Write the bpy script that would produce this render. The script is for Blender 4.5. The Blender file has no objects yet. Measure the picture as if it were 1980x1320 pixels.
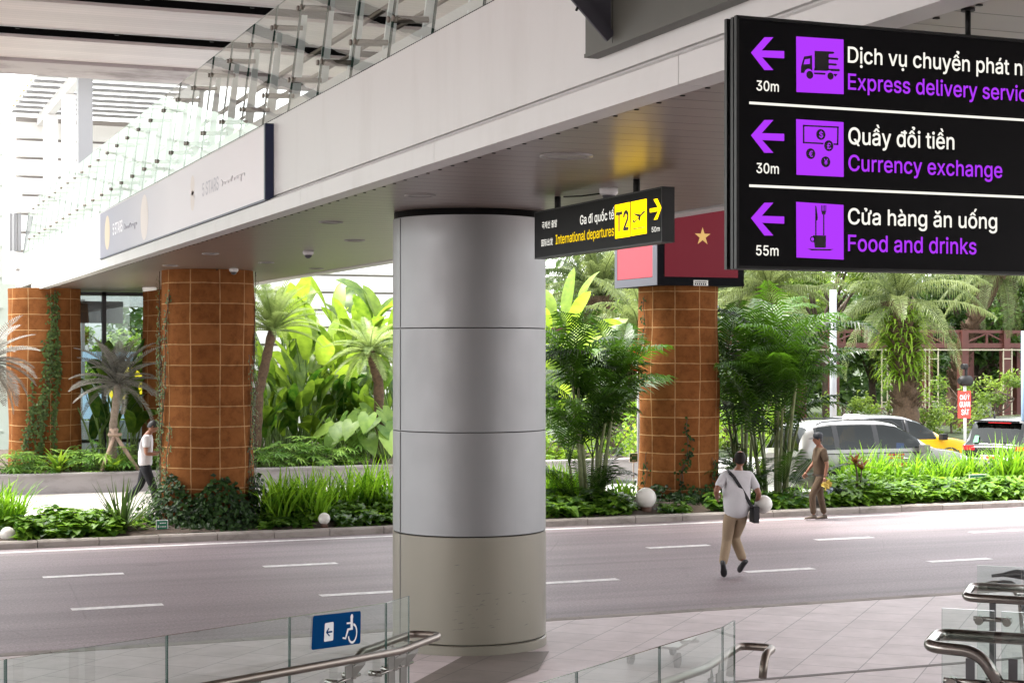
import bpy, bmesh, math, random
from mathutils import Vector, Matrix
R_ = math.radians
SC = bpy.context.scene
COL = SC.collection
rnd = random.Random(7)

# ------------------------------------------------------------------ camera, sky, sun, exposure
F, HY, EYE = 3240.0, 680.0, 3.25           # focal length and horizon row in photo pixels, eye height in metres
YAW = math.atan2(.371, .9286)
CA, SA = math.cos(YAW), math.sin(YAW)
cam = bpy.data.objects.new('camera', bpy.data.cameras.new('camera'))
COL.objects.link(cam)
cam.location = (0, 0, EYE)
cam.rotation_euler = (R_(90), 0, -YAW)
cam.data.sensor_width = 36
cam.data.lens = 36 * F / 1980
cam.data.shift_y = (HY - 660) / 1980
cam.data.clip_start = .05
cam.data.clip_end = 3000
SC.camera = cam

SUN_DIR = Vector((-.30, .20, .93)).normalized()
w = bpy.data.worlds.new('World'); SC.world = w; w.use_nodes = True
nt = w.node_tree
bg = nt.nodes['Background']
sky = nt.nodes.new('ShaderNodeTexSky'); sky.sky_type = 'NISHITA'; sky.sun_disc = False
sky.sun_elevation = math.asin(SUN_DIR.z); sky.sun_rotation = math.atan2(SUN_DIR.x, SUN_DIR.y)
sky.dust_density = 3.0; sky.air_density = 1.0; sky.ozone_density = .6
hs = nt.nodes.new('ShaderNodeHueSaturation'); hs.inputs['Saturation'].default_value = .14; hs.inputs['Value'].default_value = 1.0
nt.links.new(sky.outputs[0], hs.inputs['Color']); nt.links.new(hs.outputs[0], bg.inputs[0])
bg.inputs[1].default_value = .15
sl = bpy.data.lights.new('sun', 'SUN'); sl.energy = 1.6; sl.angle = R_(28); sl.color = (1, .95, .87)
so = bpy.data.objects.new('sun', sl); COL.objects.link(so)
so.rotation_euler = SUN_DIR.to_track_quat('Z', 'Y').to_euler()
so.location = SUN_DIR * 60
vs = SC.view_settings
vs.view_transform = 'Standard'; vs.look = 'None'; vs.exposure = 2.8; vs.gamma = 1; vs.use_curve_mapping = False
SC.cycles.max_bounces = 12; SC.cycles.diffuse_bounces = 5; SC.cycles.glossy_bounces = 5
SC.cycles.transparent_max_bounces = 24; SC.cycles.transmission_bounces = 6
SC.cycles.use_denoising = True
SC.cycles.sample_clamp_indirect = 8

# ------------------------------------------------------------------ picture row/column -> a point of the place
def ray(px, py):
    t, s = (px - 990) / F, (HY - py) / F
    return Vector((CA * t + SA, -SA * t + CA, s))
def at_z(px, py, z): r = ray(px, py); return Vector((0, 0, EYE)) + r * ((z - EYE) / r.z)
def at_v(px, py, v): r = ray(px, py); return Vector((0, 0, EYE)) + r * (v / r.y)
def at_u(px, py, u): r = ray(px, py); return Vector((0, 0, EYE)) + r * (u / r.x)
def at_d(px, py, d): return Vector((0, 0, EYE)) + ray(px, py) * d
def wz(py, d): return EYE + (HY - py) / F * d

# ------------------------------------------------------------------ mesh helper
class MB:
    def __init__(s): s.v = []; s.f = []; s.m = []; s.t = []; s.sm = []; s.cur = 0; s.tint = 0.5; s.smooth = False
    def add(s, vs, fs):
        o = len(s.v); s.v += [tuple(p) for p in vs]
        for f in fs: s.f.append([i + o for i in f]); s.m.append(s.cur); s.t.append(s.tint); s.sm.append(s.smooth)
        return s
    def poly(s, pts): return s.add(pts, [list(range(len(pts)))])
    def box(s, a, b, bev=0):
        x0, y0, z0 = [min(p, q) for p, q in zip(a, b)]; x1, y1, z1 = [max(p, q) for p, q in zip(a, b)]
        V = [(x0,y0,z0),(x1,y0,z0),(x1,y1,z0),(x0,y1,z0),(x0,y0,z1),(x1,y0,z1),(x1,y1,z1),(x0,y1,z1)]
        return s.add(V, [(3,2,1,0),(4,5,6,7),(0,1,5,4),(1,2,6,5),(2,3,7,6),(3,0,4,7)])
    def obox(s, c, ax, ay, az):
        c, ax, ay, az = Vector(c), Vector(ax), Vector(ay), Vector(az)
        V = [c-ax-ay-az, c+ax-ay-az, c+ax+ay-az, c-ax+ay-az, c-ax-ay+az, c+ax-ay+az, c+ax+ay+az, c-ax+ay+az]
        return s.add(V, [(3,2,1,0),(4,5,6,7),(0,1,5,4),(1,2,6,5),(2,3,7,6),(3,0,4,7)])
    def bar(s, p, q, w, h=None, up=(0,0,1)):
        p, q = Vector(p), Vector(q); d = q - p; L = d.length
        if L < 1e-6: return s
        d /= L; up = Vector(up)
        if abs(d.dot(up)) > .98: up = Vector((1, 0, 0))
        x = d.cross(up).normalized(); y = x.cross(d)
        return s.obox((p+q)/2, x*w/2, d*L/2, y*(h or w)/2)
    def tube(s, pts, r, n=8, cap=True, closed=False):
        pts = [Vector(p) for p in pts]; N = len(pts); rs = r if isinstance(r, (list, tuple)) else [r]*N
        o = len(s.v); prev = None
        for i, p in enumerate(pts):
            d = (pts[min(i+1, N-1)] - pts[max(i-1, 0)])
            d = d.normalized() if d.length > 1e-9 else Vector((0, 0, 1))
            if prev is None:
                a = Vector((0, 0, 1)) if abs(d.z) < .9 else Vector((1, 0, 0)); x = d.cross(a).normalized()
            else: x = (prev - d * prev.dot(d)); x = x.normalized() if x.length > 1e-6 else d.orthogonal().normalized()
            prev = x; y = d.cross(x)
            for k in range(n):
                a = 2*math.pi*k/n; s.v.append(tuple(p + (x*math.cos(a) + y*math.sin(a))*rs[i]))
        for i in range(N-1):
            for k in range(n):
                k2 = (k+1) % n
                s.f.append([o+i*n+k, o+i*n+k2, o+(i+1)*n+k2, o+(i+1)*n+k]); s.m.append(s.cur); s.t.append(s.tint); s.sm.append(True)
        if cap:
            s.f.append([o+k for k in range(n)][::-1]); s.f.append([o+(N-1)*n+k for k in range(n)])
            s.m += [s.cur]*2; s.t += [s.tint]*2; s.sm += [False]*2
        return s
    def lathe(s, prof, c=(0,0,0), n=48, cap=True, smooth=True):
        o = len(s.v); c = Vector(c)
        for r, z in prof:
            for k in range(n):
                a = 2*math.pi*k/n; s.v.append((c.x + r*math.cos(a), c.y + r*math.sin(a), c.z + z))
        for i in range(len(prof)-1):
            for k in range(n):
                k2 = (k+1) % n
                s.f.append([o+i*n+k, o+i*n+k2, o+(i+1)*n+k2, o+(i+1)*n+k]); s.m.append(s.cur); s.t.append(s.tint); s.sm.append(smooth)
        if cap:
            s.f.append([o+k for k in range(n)][::-1]); s.f.append([o+(len(prof)-1)*n+k for k in range(n)])
            s.m += [s.cur]*2; s.t += [s.tint]*2; s.sm += [False]*2
        return s
    def ball(s, c, r, n=16, m=10, sz=1.0):
        return s.lathe([(max(1e-4, r*math.sin(math.pi*i/m)), -r*sz*math.cos(math.pi*i/m)) for i in range(m+1)], c, n, cap=False)
    def prism(s, pts, off):
        pts = [Vector(p) for p in pts]; off = Vector(off); n = len(pts)
        V = pts + [p + off for p in pts]
        return s.add(V, [list(range(n))[::-1], [n+i for i in range(n)]] + [[i, (i+1) % n, n+(i+1) % n, n+i] for i in range(n)])
    def build(s, name, mats, parent=None, world=True, uv=None):
        me = bpy.data.meshes.new(name); me.from_pydata(s.v, [], s.f)
        for m in (mats if isinstance(mats, (list, tuple)) else [mats]): me.materials.append(m)
        me.polygons.foreach_set('material_index', s.m); me.polygons.foreach_set('use_smooth', s.sm)
        a = me.attributes.new('tint', 'FLOAT', 'FACE'); a.data.foreach_set('value', s.t)
        if uv:
            l = me.uv_layers.new(name='UVMap')
            for lp in me.loops: l.data[lp.index].uv = uv(me.vertices[lp.vertex_index].co)
        me.update()
        o = bpy.data.objects.new(name, me); COL.objects.link(o)
        if parent is not None: hang(o, parent, world)
        return o

def hang(o, parent, world=True):
    o.parent = parent
    if world and parent.type == 'EMPTY': o.matrix_parent_inverse = Matrix.Translation(-Vector(parent.location))
def tag(o, label=None, cat=None, group=None, kind=None):
    if label: o['label'] = label
    if cat: o['category'] = cat
    if group: o['group'] = group
    if kind: o['kind'] = kind
    return o
def thing(name, label, cat, loc=(0,0,0), group=None):
    o = bpy.data.objects.new(name, None); COL.objects.link(o); o.location = loc; o.empty_display_size = .2
    return tag(o, label, cat, group)
def children(o): return [c for c in COL.objects if c.parent == o]
def copy_tree(o, parent=None):
    kids = list(o.children); c = o.copy(); COL.objects.link(c)
    if parent is not None: c.parent = parent
    for k in kids: copy_tree(k, c)
    return c

# ------------------------------------------------------------------ materials
def lin(r, g, b):
    f = lambda c: (c/255/12.92 if c/255 <= .04045 else ((c/255+.055)/1.055)**2.4)
    return (f(r), f(g), f(b))
def mat(name, col, rough=.6, metal=0., spec=.5, nscale=0, namp=.12, bump=0, bscale=40, emit=None, estr=1, coat=0, tint=0):
    m = bpy.data.materials.new(name); m.use_nodes = True; nt = m.node_tree; P = nt.nodes['Principled BSDF']
    P.inputs['Base Color'].default_value = (*col, 1); P.inputs['Roughness'].default_value = rough; P.inputs['Metallic'].default_value = metal
    P.inputs['Specular IOR Level'].default_value = spec
    if coat: P.inputs['Coat Weight'].default_value = coat; P.inputs['Coat Roughness'].default_value = .08
    if emit: P.inputs['Emission Color'].default_value = (*emit, 1); P.inputs['Emission Strength'].default_value = estr
    N = nt.nodes.new; L = nt.links.new
    if nscale or bump:
        tc = N('ShaderNodeTexCoord')
    if nscale:
        no = N('ShaderNodeTexNoise'); no.inputs['Scale'].default_value = nscale; no.inputs['Detail'].default_value = 6; no.inputs['Roughness'].default_value = .65
        L(tc.outputs['Object'], no.inputs['Vector'])
        mr = N('ShaderNodeMapRange'); mr.inputs['From Min'].default_value = .3; mr.inputs['From Max'].default_value = .7
        mr.inputs['To Min'].default_value = 1-namp; mr.inputs['To Max'].default_value = 1+namp; L(no.outputs['Fac'], mr.inputs['Value'])
        mx = N('ShaderNodeVectorMath'); mx.operation = 'SCALE'; mx.inputs[0].default_value = col; L(mr.outputs[0], mx.inputs['Scale'])
        L(mx.outputs[0], P.inputs['Base Color'])
    if bump:
        b = N('ShaderNodeBump'); b.inputs['Strength'].default_value = bump; b.inputs['Distance'].default_value = .01
        n2 = N('ShaderNodeTexNoise'); n2.inputs['Scale'].default_value = bscale; n2.inputs['Detail'].default_value = 4
        L(tc.outputs['Object'], n2.inputs['Vector']); L(n2.outputs['Fac'], b.inputs['Height']); L(b.outputs[0], P.inputs['Normal'])
    return m
def emis(name, col, s):
    m = bpy.data.materials.new(name); m.use_nodes = True; nt = m.node_tree; nt.nodes.clear()
    e = nt.nodes.new('ShaderNodeEmission'); e.inputs[0].default_value = (*col, 1); e.inputs[1].default_value = s
    o = nt.nodes.new('ShaderNodeOutputMaterial'); nt.links.new(e.outputs[0], o.inputs[0]); return m
def glass(name, tint, refl=1.0, rough=0.0, wave=0):
    m = bpy.data.materials.new(name); m.use_nodes = True; nt = m.node_tree; nt.nodes.clear(); N = nt.nodes.new; L = nt.links.new
    o = N('ShaderNodeOutputMaterial'); mx = N('ShaderNodeMixShader'); t = N('ShaderNodeBsdfTransparent'); g = N('ShaderNodeBsdfGlossy')
    t.inputs[0].default_value = (*tint, 1); g.inputs['Roughness'].default_value = rough; g.inputs[0].default_value = (.95, 1, .97, 1)
    lw = N('ShaderNodeLayerWeight'); lw.inputs[0].default_value = .5
    pw = N('ShaderNodeMath'); pw.operation = 'POWER'; pw.inputs[1].default_value = 4.2; L(lw.outputs['Facing'], pw.inputs[0])
    ml = N('ShaderNodeMath'); ml.operation = 'MULTIPLY_ADD'; ml.inputs[1].default_value = .85*refl; ml.inputs[2].default_value = .07*refl; ml.use_clamp = True
    L(pw.outputs[0], ml.inputs[0]); L(ml.outputs[0], mx.inputs[0]); L(t.outputs[0], mx.inputs[1]); L(g.outputs[0], mx.inputs[2]); L(mx.outputs[0], o.inputs[0])
    if wave:
        tc = N('ShaderNodeTexCoord'); no = N('ShaderNodeTexNoise'); no.inputs['Scale'].default_value = .9; b = N('ShaderNodeBump'); b.inputs['Strength'].default_value = wave; b.inputs['Distance'].default_value = .05
        L(tc.outputs['Object'], no.inputs[0]); L(no.outputs[0], b.inputs['Height']); L(b.outputs[0], g.inputs['Normal'])
    return m
def leafmat(name, dark, light, trans=.45, rough=.45, spec=.35):
    """leaf: base colour runs dark -> light with the leaf's own tint; thin, so light passes through"""
    m = bpy.data.materials.new(name); m.use_nodes = True; nt = m.node_tree; P = nt.nodes['Principled BSDF']; N = nt.nodes.new; L = nt.links.new
    P.inputs['Roughness'].default_value = rough; P.inputs['Specular IOR Level'].default_value = spec
    a = N('ShaderNodeAttribute'); a.attribute_name = 'tint'
    r = N('ShaderNodeMix'); r.data_type = 'RGBA'; r.inputs[6].default_value = (*dark, 1); r.inputs[7].default_value = (*light, 1)
    tc = N('ShaderNodeTexCoord'); no = N('ShaderNodeTexNoise'); no.inputs['Scale'].default_value = 7; no.inputs['Detail'].default_value = 4; L(tc.outputs['Object'], no.inputs[0])
    ad = N('ShaderNodeMath'); ad.operation = 'MULTIPLY_ADD'; ad.inputs[1].default_value = .9; ad.inputs[2].default_value = -.45; L(no.outputs[0], ad.inputs[0])      # blotches within a leaf
    sm = N('ShaderNodeMath'); sm.use_clamp = True; L(a.outputs['Fac'], sm.inputs[0]); L(ad.outputs[0], sm.inputs[1])
    L(sm.outputs[0], r.inputs[0]); L(r.outputs[2], P.inputs['Base Color'])
    t = N('ShaderNodeBsdfTranslucent'); h = N('ShaderNodeHueSaturation'); h.inputs['Hue'].default_value = .492; h.inputs['Saturation'].default_value = 1.05; h.inputs['Value'].default_value = 1.45
    L(r.outputs[2], h.inputs['Color']); L(h.outputs[0], t.inputs[0])
    x = N('ShaderNodeMixShader'); x.inputs[0].default_value = trans; L(P.outputs[0], x.inputs[1]); L(t.outputs[0], x.inputs[2])
    L(x.outputs[0], nt.nodes['Material Output'].inputs[0]); return m

def nodes(m): return m.node_tree, m.node_tree.nodes['Principled BSDF'], m.node_tree.nodes.new, m.node_tree.links.new
def ramp(N, stops):
    r = N('ShaderNodeValToRGB'); e = r.color_ramp.elements
    e[0].position, e[0].color = stops[0][0], (*stops[0][1], 1); e[1].position, e[1].color = stops[-1][0], (*stops[-1][1], 1)
    for p, c in stops[1:-1]: q = e.new(p); q.color = (*c, 1)
    return r

def mat_asphalt():
    m = mat('asphalt', (.1,.1,.1), .60, bump=.25, bscale=120); nt, P, N, L = nodes(m); tc = N('ShaderNodeTexCoord')
    n1 = N('ShaderNodeTexNoise'); n1.inputs['Scale'].default_value = 30; n1.inputs['Detail'].default_value = 5; n1.inputs['Roughness'].default_value = .7
    n2 = N('ShaderNodeTexNoise'); n2.inputs['Scale'].default_value = .8; n2.inputs['Detail'].default_value = 5
    mp = N('ShaderNodeMapping'); mp.inputs['Scale'].default_value = (.12, 1.6, 1)           # wheel tracks run along the road
    L(tc.outputs['Object'], mp.inputs[0]); L(mp.outputs[0], n2.inputs[0]); L(tc.outputs['Object'], n1.inputs[0])
    r1 = ramp(N, [(.32, (.155,.125,.131)), (.55, (.26,.213,.221)), (.72, (.40,.335,.345))]); L(n1.outputs[0], r1.inputs[0])
    r2 = ramp(N, [(.3, (.74,.74,.74)), (.7, (1.12,1.1,1.12))]); L(n2.outputs[0], r2.inputs[0])
    x = N('ShaderNodeMix'); x.data_type = 'RGBA'; x.blend_type = 'MULTIPLY'; x.inputs[0].default_value = 1
    L(r1.outputs[0], x.inputs[6]); L(r2.outputs[0], x.inputs[7]); n3 = N('ShaderNodeTexNoise'); n3.inputs['Scale'].default_value = 1.1; n3.inputs['Detail'].default_value = 7; mp3 = N('ShaderNodeMapping'); mp3.inputs['Scale'].default_value = (.05, 3.2, 1)
    L(tc.outputs['Object'], mp3.inputs[0]); L(mp3.outputs[0], n3.inputs[0]); r3 = ramp(N, [(.54, (1,1,1)), (.64, (.87,.86,.86)), (.72, (.76,.75,.75))]); L(n3.outputs[0], r3.inputs[0])
    n4 = N('ShaderNodeTexNoise'); n4.inputs['Scale'].default_value = .55; n4.inputs['Detail'].default_value = 3; L(tc.outputs['Object'], n4.inputs[0]); r4 = ramp(N, [(.69, (1,1,1)), (.76, (.66,.65,.65))]); L(n4.outputs[0], r4.inputs[0])
    vo = N('ShaderNodeTexVoronoi'); vo.feature = 'DISTANCE_TO_EDGE'; vo.inputs['Scale'].default_value = .33; L(tc.outputs['Object'], vo.inputs[0]); r5 = ramp(N, [(.0, (.62,.61,.61)), (.004, (1,1,1))]); L(vo.outputs[0], r5.inputs[0])
    last = x.outputs[2]
    for q in (r3, r4, r5):
        y = N('ShaderNodeMix'); y.data_type = 'RGBA'; y.blend_type = 'MULTIPLY'; y.inputs[0].default_value = 1 if q is not r5 else .5; L(last, y.inputs[6]); L(q.outputs[0], y.inputs[7]); last = y.outputs[2]
    L(last, P.inputs['Base Color']); return m
def mat_tiles(name, c1, c2, grout, rot, bw=.6, rh=.6, spec=.4, rough=.55):
    m = mat(name, c1, rough, spec=spec); nt, P, N, L = nodes(m); tc = N('ShaderNodeTexCoord'); mp = N('ShaderNodeMapping')
    mp.inputs['Rotation'].default_value = (0, 0, rot); L(tc.outputs['Object'], mp.inputs[0])
    b = N('ShaderNodeTexBrick'); b.offset = .5; b.inputs['Scale'].default_value = 1; b.inputs['Brick Width'].default_value = bw; b.inputs['Row Height'].default_value = rh
    b.inputs['Mortar Size'].default_value = .006; b.inputs['Mortar Smooth'].default_value = .3; b.inputs['Bias'].default_value = 0
    b.inputs['Color1'].default_value = (*c1, 1); b.inputs['Color2'].default_value = (*c2, 1); b.inputs['Mortar'].default_value = (*grout, 1)
    L(mp.outputs[0], b.inputs[0])
    n = N('ShaderNodeTexNoise'); n.inputs['Scale'].default_value = 2.2; n.inputs['Detail'].default_value = 8; n.inputs['Roughness'].default_value = .7; L(tc.outputs['Object'], n.inputs[0])
    r = ramp(N, [(.3, (.8,.79,.78)), (.7, (1.08,1.08,1.08))]); L(n.outputs[0], r.inputs[0])
    x = N('ShaderNodeMix'); x.data_type = 'RGBA'; x.blend_type = 'MULTIPLY'; x.inputs[0].default_value = 1
    L(b.outputs[0], x.inputs[6]); L(r.outputs[0], x.inputs[7]); L(x.outputs[2], P.inputs['Base Color'])
    bp = N('ShaderNodeBump'); bp.inputs['Strength'].default_value = .25; bp.inputs['Distance'].default_value = .004; bp.invert = True
    L(b.outputs['Fac'], bp.inputs['Height']); L(bp.outputs[0], P.inputs['Normal']); return m
def mat_clay():
    m = mat('clay_render', (.3,.12,.05), .95, spec=.04); nt, P, N, L = nodes(m); uv = N('ShaderNodeUVMap'); tc = N('ShaderNodeTexCoord')
    # hand-drawn grid: wobble the coordinates a little
    nw = N('ShaderNodeTexNoise'); nw.inputs['Scale'].default_value = 2.0; L(tc.outputs['Object'], nw.inputs[0])
    vm = N('ShaderNodeVectorMath'); vm.operation = 'MULTIPLY_ADD'; vm.inputs[1].default_value = (.03, .03, 0); L(nw.outputs['Color'], vm.inputs[0]); L(uv.outputs[0], vm.inputs[2])
    b = N('ShaderNodeTexBrick'); b.offset = 0; b.inputs['Scale'].default_value = 1; b.inputs['Brick Width'].default_value = .535; b.inputs['Row Height'].default_value = .366
    b.inputs['Mortar Size'].default_value = .012; b.inputs['Mortar Smooth'].default_value = .4
    b.inputs['Color1'].default_value = (.200,.078,.026,1); b.inputs['Color2'].default_value = (.155,.057,.018,1); b.inputs['Mortar'].default_value = (.36,.215,.10,1)
    L(vm.outputs[0], b.inputs[0])
    n = N('ShaderNodeTexNoise'); n.inputs['Scale'].default_value = 5; n.inputs['Detail'].default_value = 9; n.inputs['Roughness'].default_value = .72; L(tc.outputs['Object'], n.inputs[0])
    r = ramp(N, [(.3, (.66,.62,.6)), (.5, (1,1,1)), (.72, (1.22,1.25,1.25))]); L(n.outputs[0], r.inputs[0])
    x = N('ShaderNodeMix'); x.data_type = 'RGBA'; x.blend_type = 'MULTIPLY'; x.inputs[0].default_value = 1
    L(b.outputs[0], x.inputs[6]); L(r.outputs[0], x.inputs[7]); L(x.outputs[2], P.inputs['Base Color'])
    bp = N('ShaderNodeBump'); bp.inputs['Strength'].default_value = .6; bp.inputs['Distance'].default_value = .012
    ad = N('ShaderNodeMath'); ad.operation = 'MULTIPLY_ADD'; ad.inputs[1].default_value = .6; L(n.outputs[0], ad.inputs[0]); L(b.outputs['Fac'], ad.inputs[2])
    L(ad.outputs[0], bp.inputs['Height']); L(bp.outputs[0], P.inputs['Normal']); return m
def mat_stripes(name, col, axis, pitch, gap, dark, rough=.4, metal=0., wob=0., coat=0, spec=.5):
    """boards or metal strips: a narrow joint every pitch metres along one axis"""
    m = mat(name, col, rough, metal, spec=spec, coat=coat); nt, P, N, L = nodes(m); tc = N('ShaderNodeTexCoord'); sx = N('ShaderNodeSeparateXYZ'); L(tc.outputs['Object'], sx.inputs[0])
    d = N('ShaderNodeMath'); d.operation = 'DIVIDE'; d.inputs[1].default_value = pitch; L(sx.outputs[axis], d.inputs[0])
    fr = N('ShaderNodeMath'); fr.operation = 'FRACT'; L(d.outputs[0], fr.inputs[0])
    pp = N('ShaderNodeMath'); pp.operation = 'PINGPONG'; pp.inputs[1].default_value = .5; L(fr.outputs[0], pp.inputs[0])
    mr = N('ShaderNodeMapRange'); mr.inputs['From Min'].default_value = gap/pitch*.4; mr.inputs['From Max'].default_value = gap/pitch; L(pp.outputs[0], mr.inputs['Value'])
    fl = N('ShaderNodeMath'); fl.operation = 'FLOOR'; L(d.outputs[0], fl.inputs[0])
    wn = N('ShaderNodeTexWhiteNoise'); wn.noise_dimensions = '1D'; L(fl.outputs[0], wn.inputs['W'])
    v = N('ShaderNodeMapRange'); v.inputs['To Min'].default_value = .93; v.inputs['To Max'].default_value = 1.05; L(wn.outputs[0], v.inputs['Value'])
    sc = N('ShaderNodeVectorMath'); sc.operation = 'SCALE'; sc.inputs[0].default_value = col; L(v.outputs[0], sc.inputs['Scale'])
    x = N('ShaderNodeMix'); x.data_type = 'RGBA'; x.inputs[6].default_value = (*dark, 1); L(mr.outputs[0], x.inputs[0]); L(sc.outputs[0], x.inputs[7]); L(x.outputs[2], P.inputs['Base Color'])
    bp = N('ShaderNodeBump'); bp.inputs['Strength'].default_value = .5; bp.inputs['Distance'].default_value = .01; L(mr.outputs[0], bp.inputs['Height'])
    if wob:
        no = N('ShaderNodeTexNoise'); no.inputs['Scale'].default_value = 1.3; L(tc.outputs['Object'], no.inputs[0]); b2 = N('ShaderNodeBump'); b2.inputs['Strength'].default_value = wob; b2.inputs['Distance'].default_value = .03
        L(no.outputs[0], b2.inputs['Height']); L(bp.outputs[0], b2.inputs['Normal']); L(b2.outputs[0], P.inputs['Normal'])
    else: L(bp.outputs[0], P.inputs['Normal'])
    return m
def mat_stained(name, col, stain, amount=.5, scale=(1.2, 1.2, 1.2), rough=.55, metal=0., spec=.4, lo=.48, hi=.66):
    m = mat(name, col, rough, metal, spec=spec); nt, P, N, L = nodes(m); tc = N('ShaderNodeTexCoord'); mp = N('ShaderNodeMapping'); mp.inputs['Scale'].default_value = scale
    L(tc.outputs['Object'], mp.inputs[0]); n = N('ShaderNodeTexNoise'); n.inputs['Scale'].default_value = 1; n.inputs['Detail'].default_value = 9; n.inputs['Roughness'].default_value = .7; L(mp.outputs[0], n.inputs[0])
    r = N('ShaderNodeMapRange'); r.inputs['From Min'].default_value = lo; r.inputs['From Max'].default_value = hi; r.inputs['To Max'].default_value = amount; L(n.outputs[0], r.inputs['Value'])
    x = N('ShaderNodeMix'); x.data_type = 'RGBA'; x.inputs[6].default_value = (*col, 1); x.inputs[7].default_value = (*stain, 1); L(r.outputs[0], x.inputs[0]); L(x.outputs[2], P.inputs['Base Color']); return m

M = dict(
    asphalt=mat_asphalt(), paint=mat('road_paint', (.68,.66,.65), .6, nscale=7, namp=.32),
    tile=mat_tiles('granite_tiles', (.60,.53,.53), (.54,.475,.475), (.26,.24,.235), R_(133.8)),
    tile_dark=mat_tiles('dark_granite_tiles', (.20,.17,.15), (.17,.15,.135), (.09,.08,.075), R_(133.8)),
    drain=mat('drain_slot', (.14,.12,.11), .7),
    kerb=mat_stained('kerb_concrete', (.30,.27,.245), (.12,.10,.085), .7, (1.5,1.5,3), .85),
    soil=mat('soil', (.06,.042,.03), .95, nscale=6, namp=.4, bump=.8, bscale=20),
    path=mat_tiles('path_paving', (.46,.43,.40), (.42,.40,.37), (.25,.23,.21), 0, .8, .4),
    road2=mat('back_road_concrete', (.36,.35,.34), .85, nscale=2, namp=.15),
    ground=mat('ground_grass', (.022,.034,.010), .95, nscale=.4, namp=.3),
    planter=mat_stained('planter_granite', (.30,.28,.28), (.17,.155,.15), .5, (2,2,5), .7),
    fascia=mat_stained('white_cladding', (.525,.522,.512), (.37,.352,.33), .32, (1.5,1.1,.22), .42, lo=.50, hi=.75),
    soffit=mat_stripes('soffit_strips', (.160,.124,.106), 1, .30, .012, (.05,.042,.036), .32, .0, .25, spec=.9),
    canopy=mat_stripes('canopy_strips', (.66,.59,.575), 1, .16, .006, (.42,.37,.36), .45, .0, .3),
    black=mat('matte_black', (.006,.006,.006), .6, spec=.3),
    slot=mat('dark_void', (.004,.004,.004), .9, spec=.1),
    beamdirt=mat_stained('dirty_beam', (.42,.38,.38), (.17,.14,.14), .8, (.7,1.2,1.2), .8),
    clad=mat_stained('grey_cladding', (.062,.061,.050), (.045,.043,.036), .4, (1,1,1), .45),
    gusset=mat_stained('gusset_paint', (.055,.055,.068), (.03,.03,.04), .6, (4,4,6), .6, lo=.6, hi=.68),
    glass=glass('balustrade_glass', (.80,.88,.85), 1.0), glass_b=glass('bridge_glass', (.91,.945,.93), 1.1, wave=.12),
    gedge=mat('glass_edge', (.03,.075,.06), .15, spec=.8),
    steel=mat('brushed_steel', (.21,.18,.155), .38, 1.0), postplate=mat('post_plate_steel', (.17,.16,.145), .5, .6), chrome=mat('polished_steel', (.27,.255,.235), .2, 1.0), dsteel=mat('dark_steel', (.10,.10,.105), .35, .9),
    white=mat('white_paint', (.80,.80,.80), .5), offwhite=mat('offwhite_paint', (.62,.62,.61), .5), grey=mat('grey_paint', (.27,.27,.275), .5), dgrey=mat('dark_grey_paint', (.055,.055,.065), .45),
    fin=mat('pale_fin', (.82,.88,.88), .4), louvre=mat('white_louvre', (.82,.82,.80), .5, nscale=.5, namp=.04), louvre_gap=mat('louvre_gap', (.36,.33,.31), .8),
    clay=mat_clay(), roofsheet=leafmat('translucent_roof', (.42,.42,.415), (.48,.48,.47), .55, .5),
)
# ------------------------------------------------------------------ the setting
PV = .15                                    # pavement level above the road
def struct(name, mb, m, **k): o = mb.build(name, m, **k); o['kind'] = 'structure'; return o
NK, FK = 17.97, 28.7                        # near and far kerb lines (world Y)
mb = MB(); mb.poly([(-900,-900,-.3),(900,-900,-.3),(900,1500,-.3),(-900,1500,-.3)]); struct('ground', mb, M['ground'])
mb = MB(); mb.poly([(-90,NK,0),(110,NK,0),(110,FK,0),(-90,FK,0)]); struct('road', mb, M['asphalt'])
mb = MB(); mb.poly([(-90,-40,PV),(110,-40,PV),(110,NK-.2,PV),(-90,NK-.2,PV)]); struct('pavement', mb, M['tile'])
mb = MB()
for x in range(-90, 110): mb.box((x+.004, NK-.2, -.05), (x+.996, NK-.02, PV+.004))
mb.box((-90, NK-.02, -.05), (110, NK, .01)); struct('kerb', mb, M['kerb'])
mb = MB(); rk = random.Random(3)
for x in range(-90, 110):
    h = .125 + rk.uniform(-.004, .004)
    V = [(0,0,-.1),(.0,0,h-.02),(.025,0,h),(.0,0,h)]
    mb.prism([(x+.006, FK, -.1), (x+.006, FK, h-.03), (x+.006, FK+.03, h), (x+.006, FK+.2, h), (x+.006, FK+.2, -.1)], (.988, 0, 0))
struct('median_kerb', mb, M['kerb'])
mb = MB()
for c in (21.7, 24.95):
    for k in range(-24, 30):
        u0 = 2.68 + 3.235*k; mb.poly([(u0,c-.10,.004),(u0+1.15,c-.10,.004),(u0+1.15,c+.10,.004),(u0,c+.10,.004)])
mb.poly([(-90,28.16,.004),(110,28.16,.004),(110,28.32,.004),(-90,28.32,.004)]); struct('road_marking', mb, M['paint'])
mb = MB(); mb.box((-60,13.82,PV),(90,13.90,PV+.004)); struct('drain', mb, M['drain'])
# darker granite band of paving in front of the round column
def zone(pts, z): return [tuple(at_z(x, y, z)) for x, y in pts]
mb = MB(); mb.poly(zone([(798,1320),(905,1262),(1062,1258),(1040,1296),(950,1330),(800,1345)][::-1], PV+.004)); struct('dark_paving', mb, M['tile_dark'])
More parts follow.
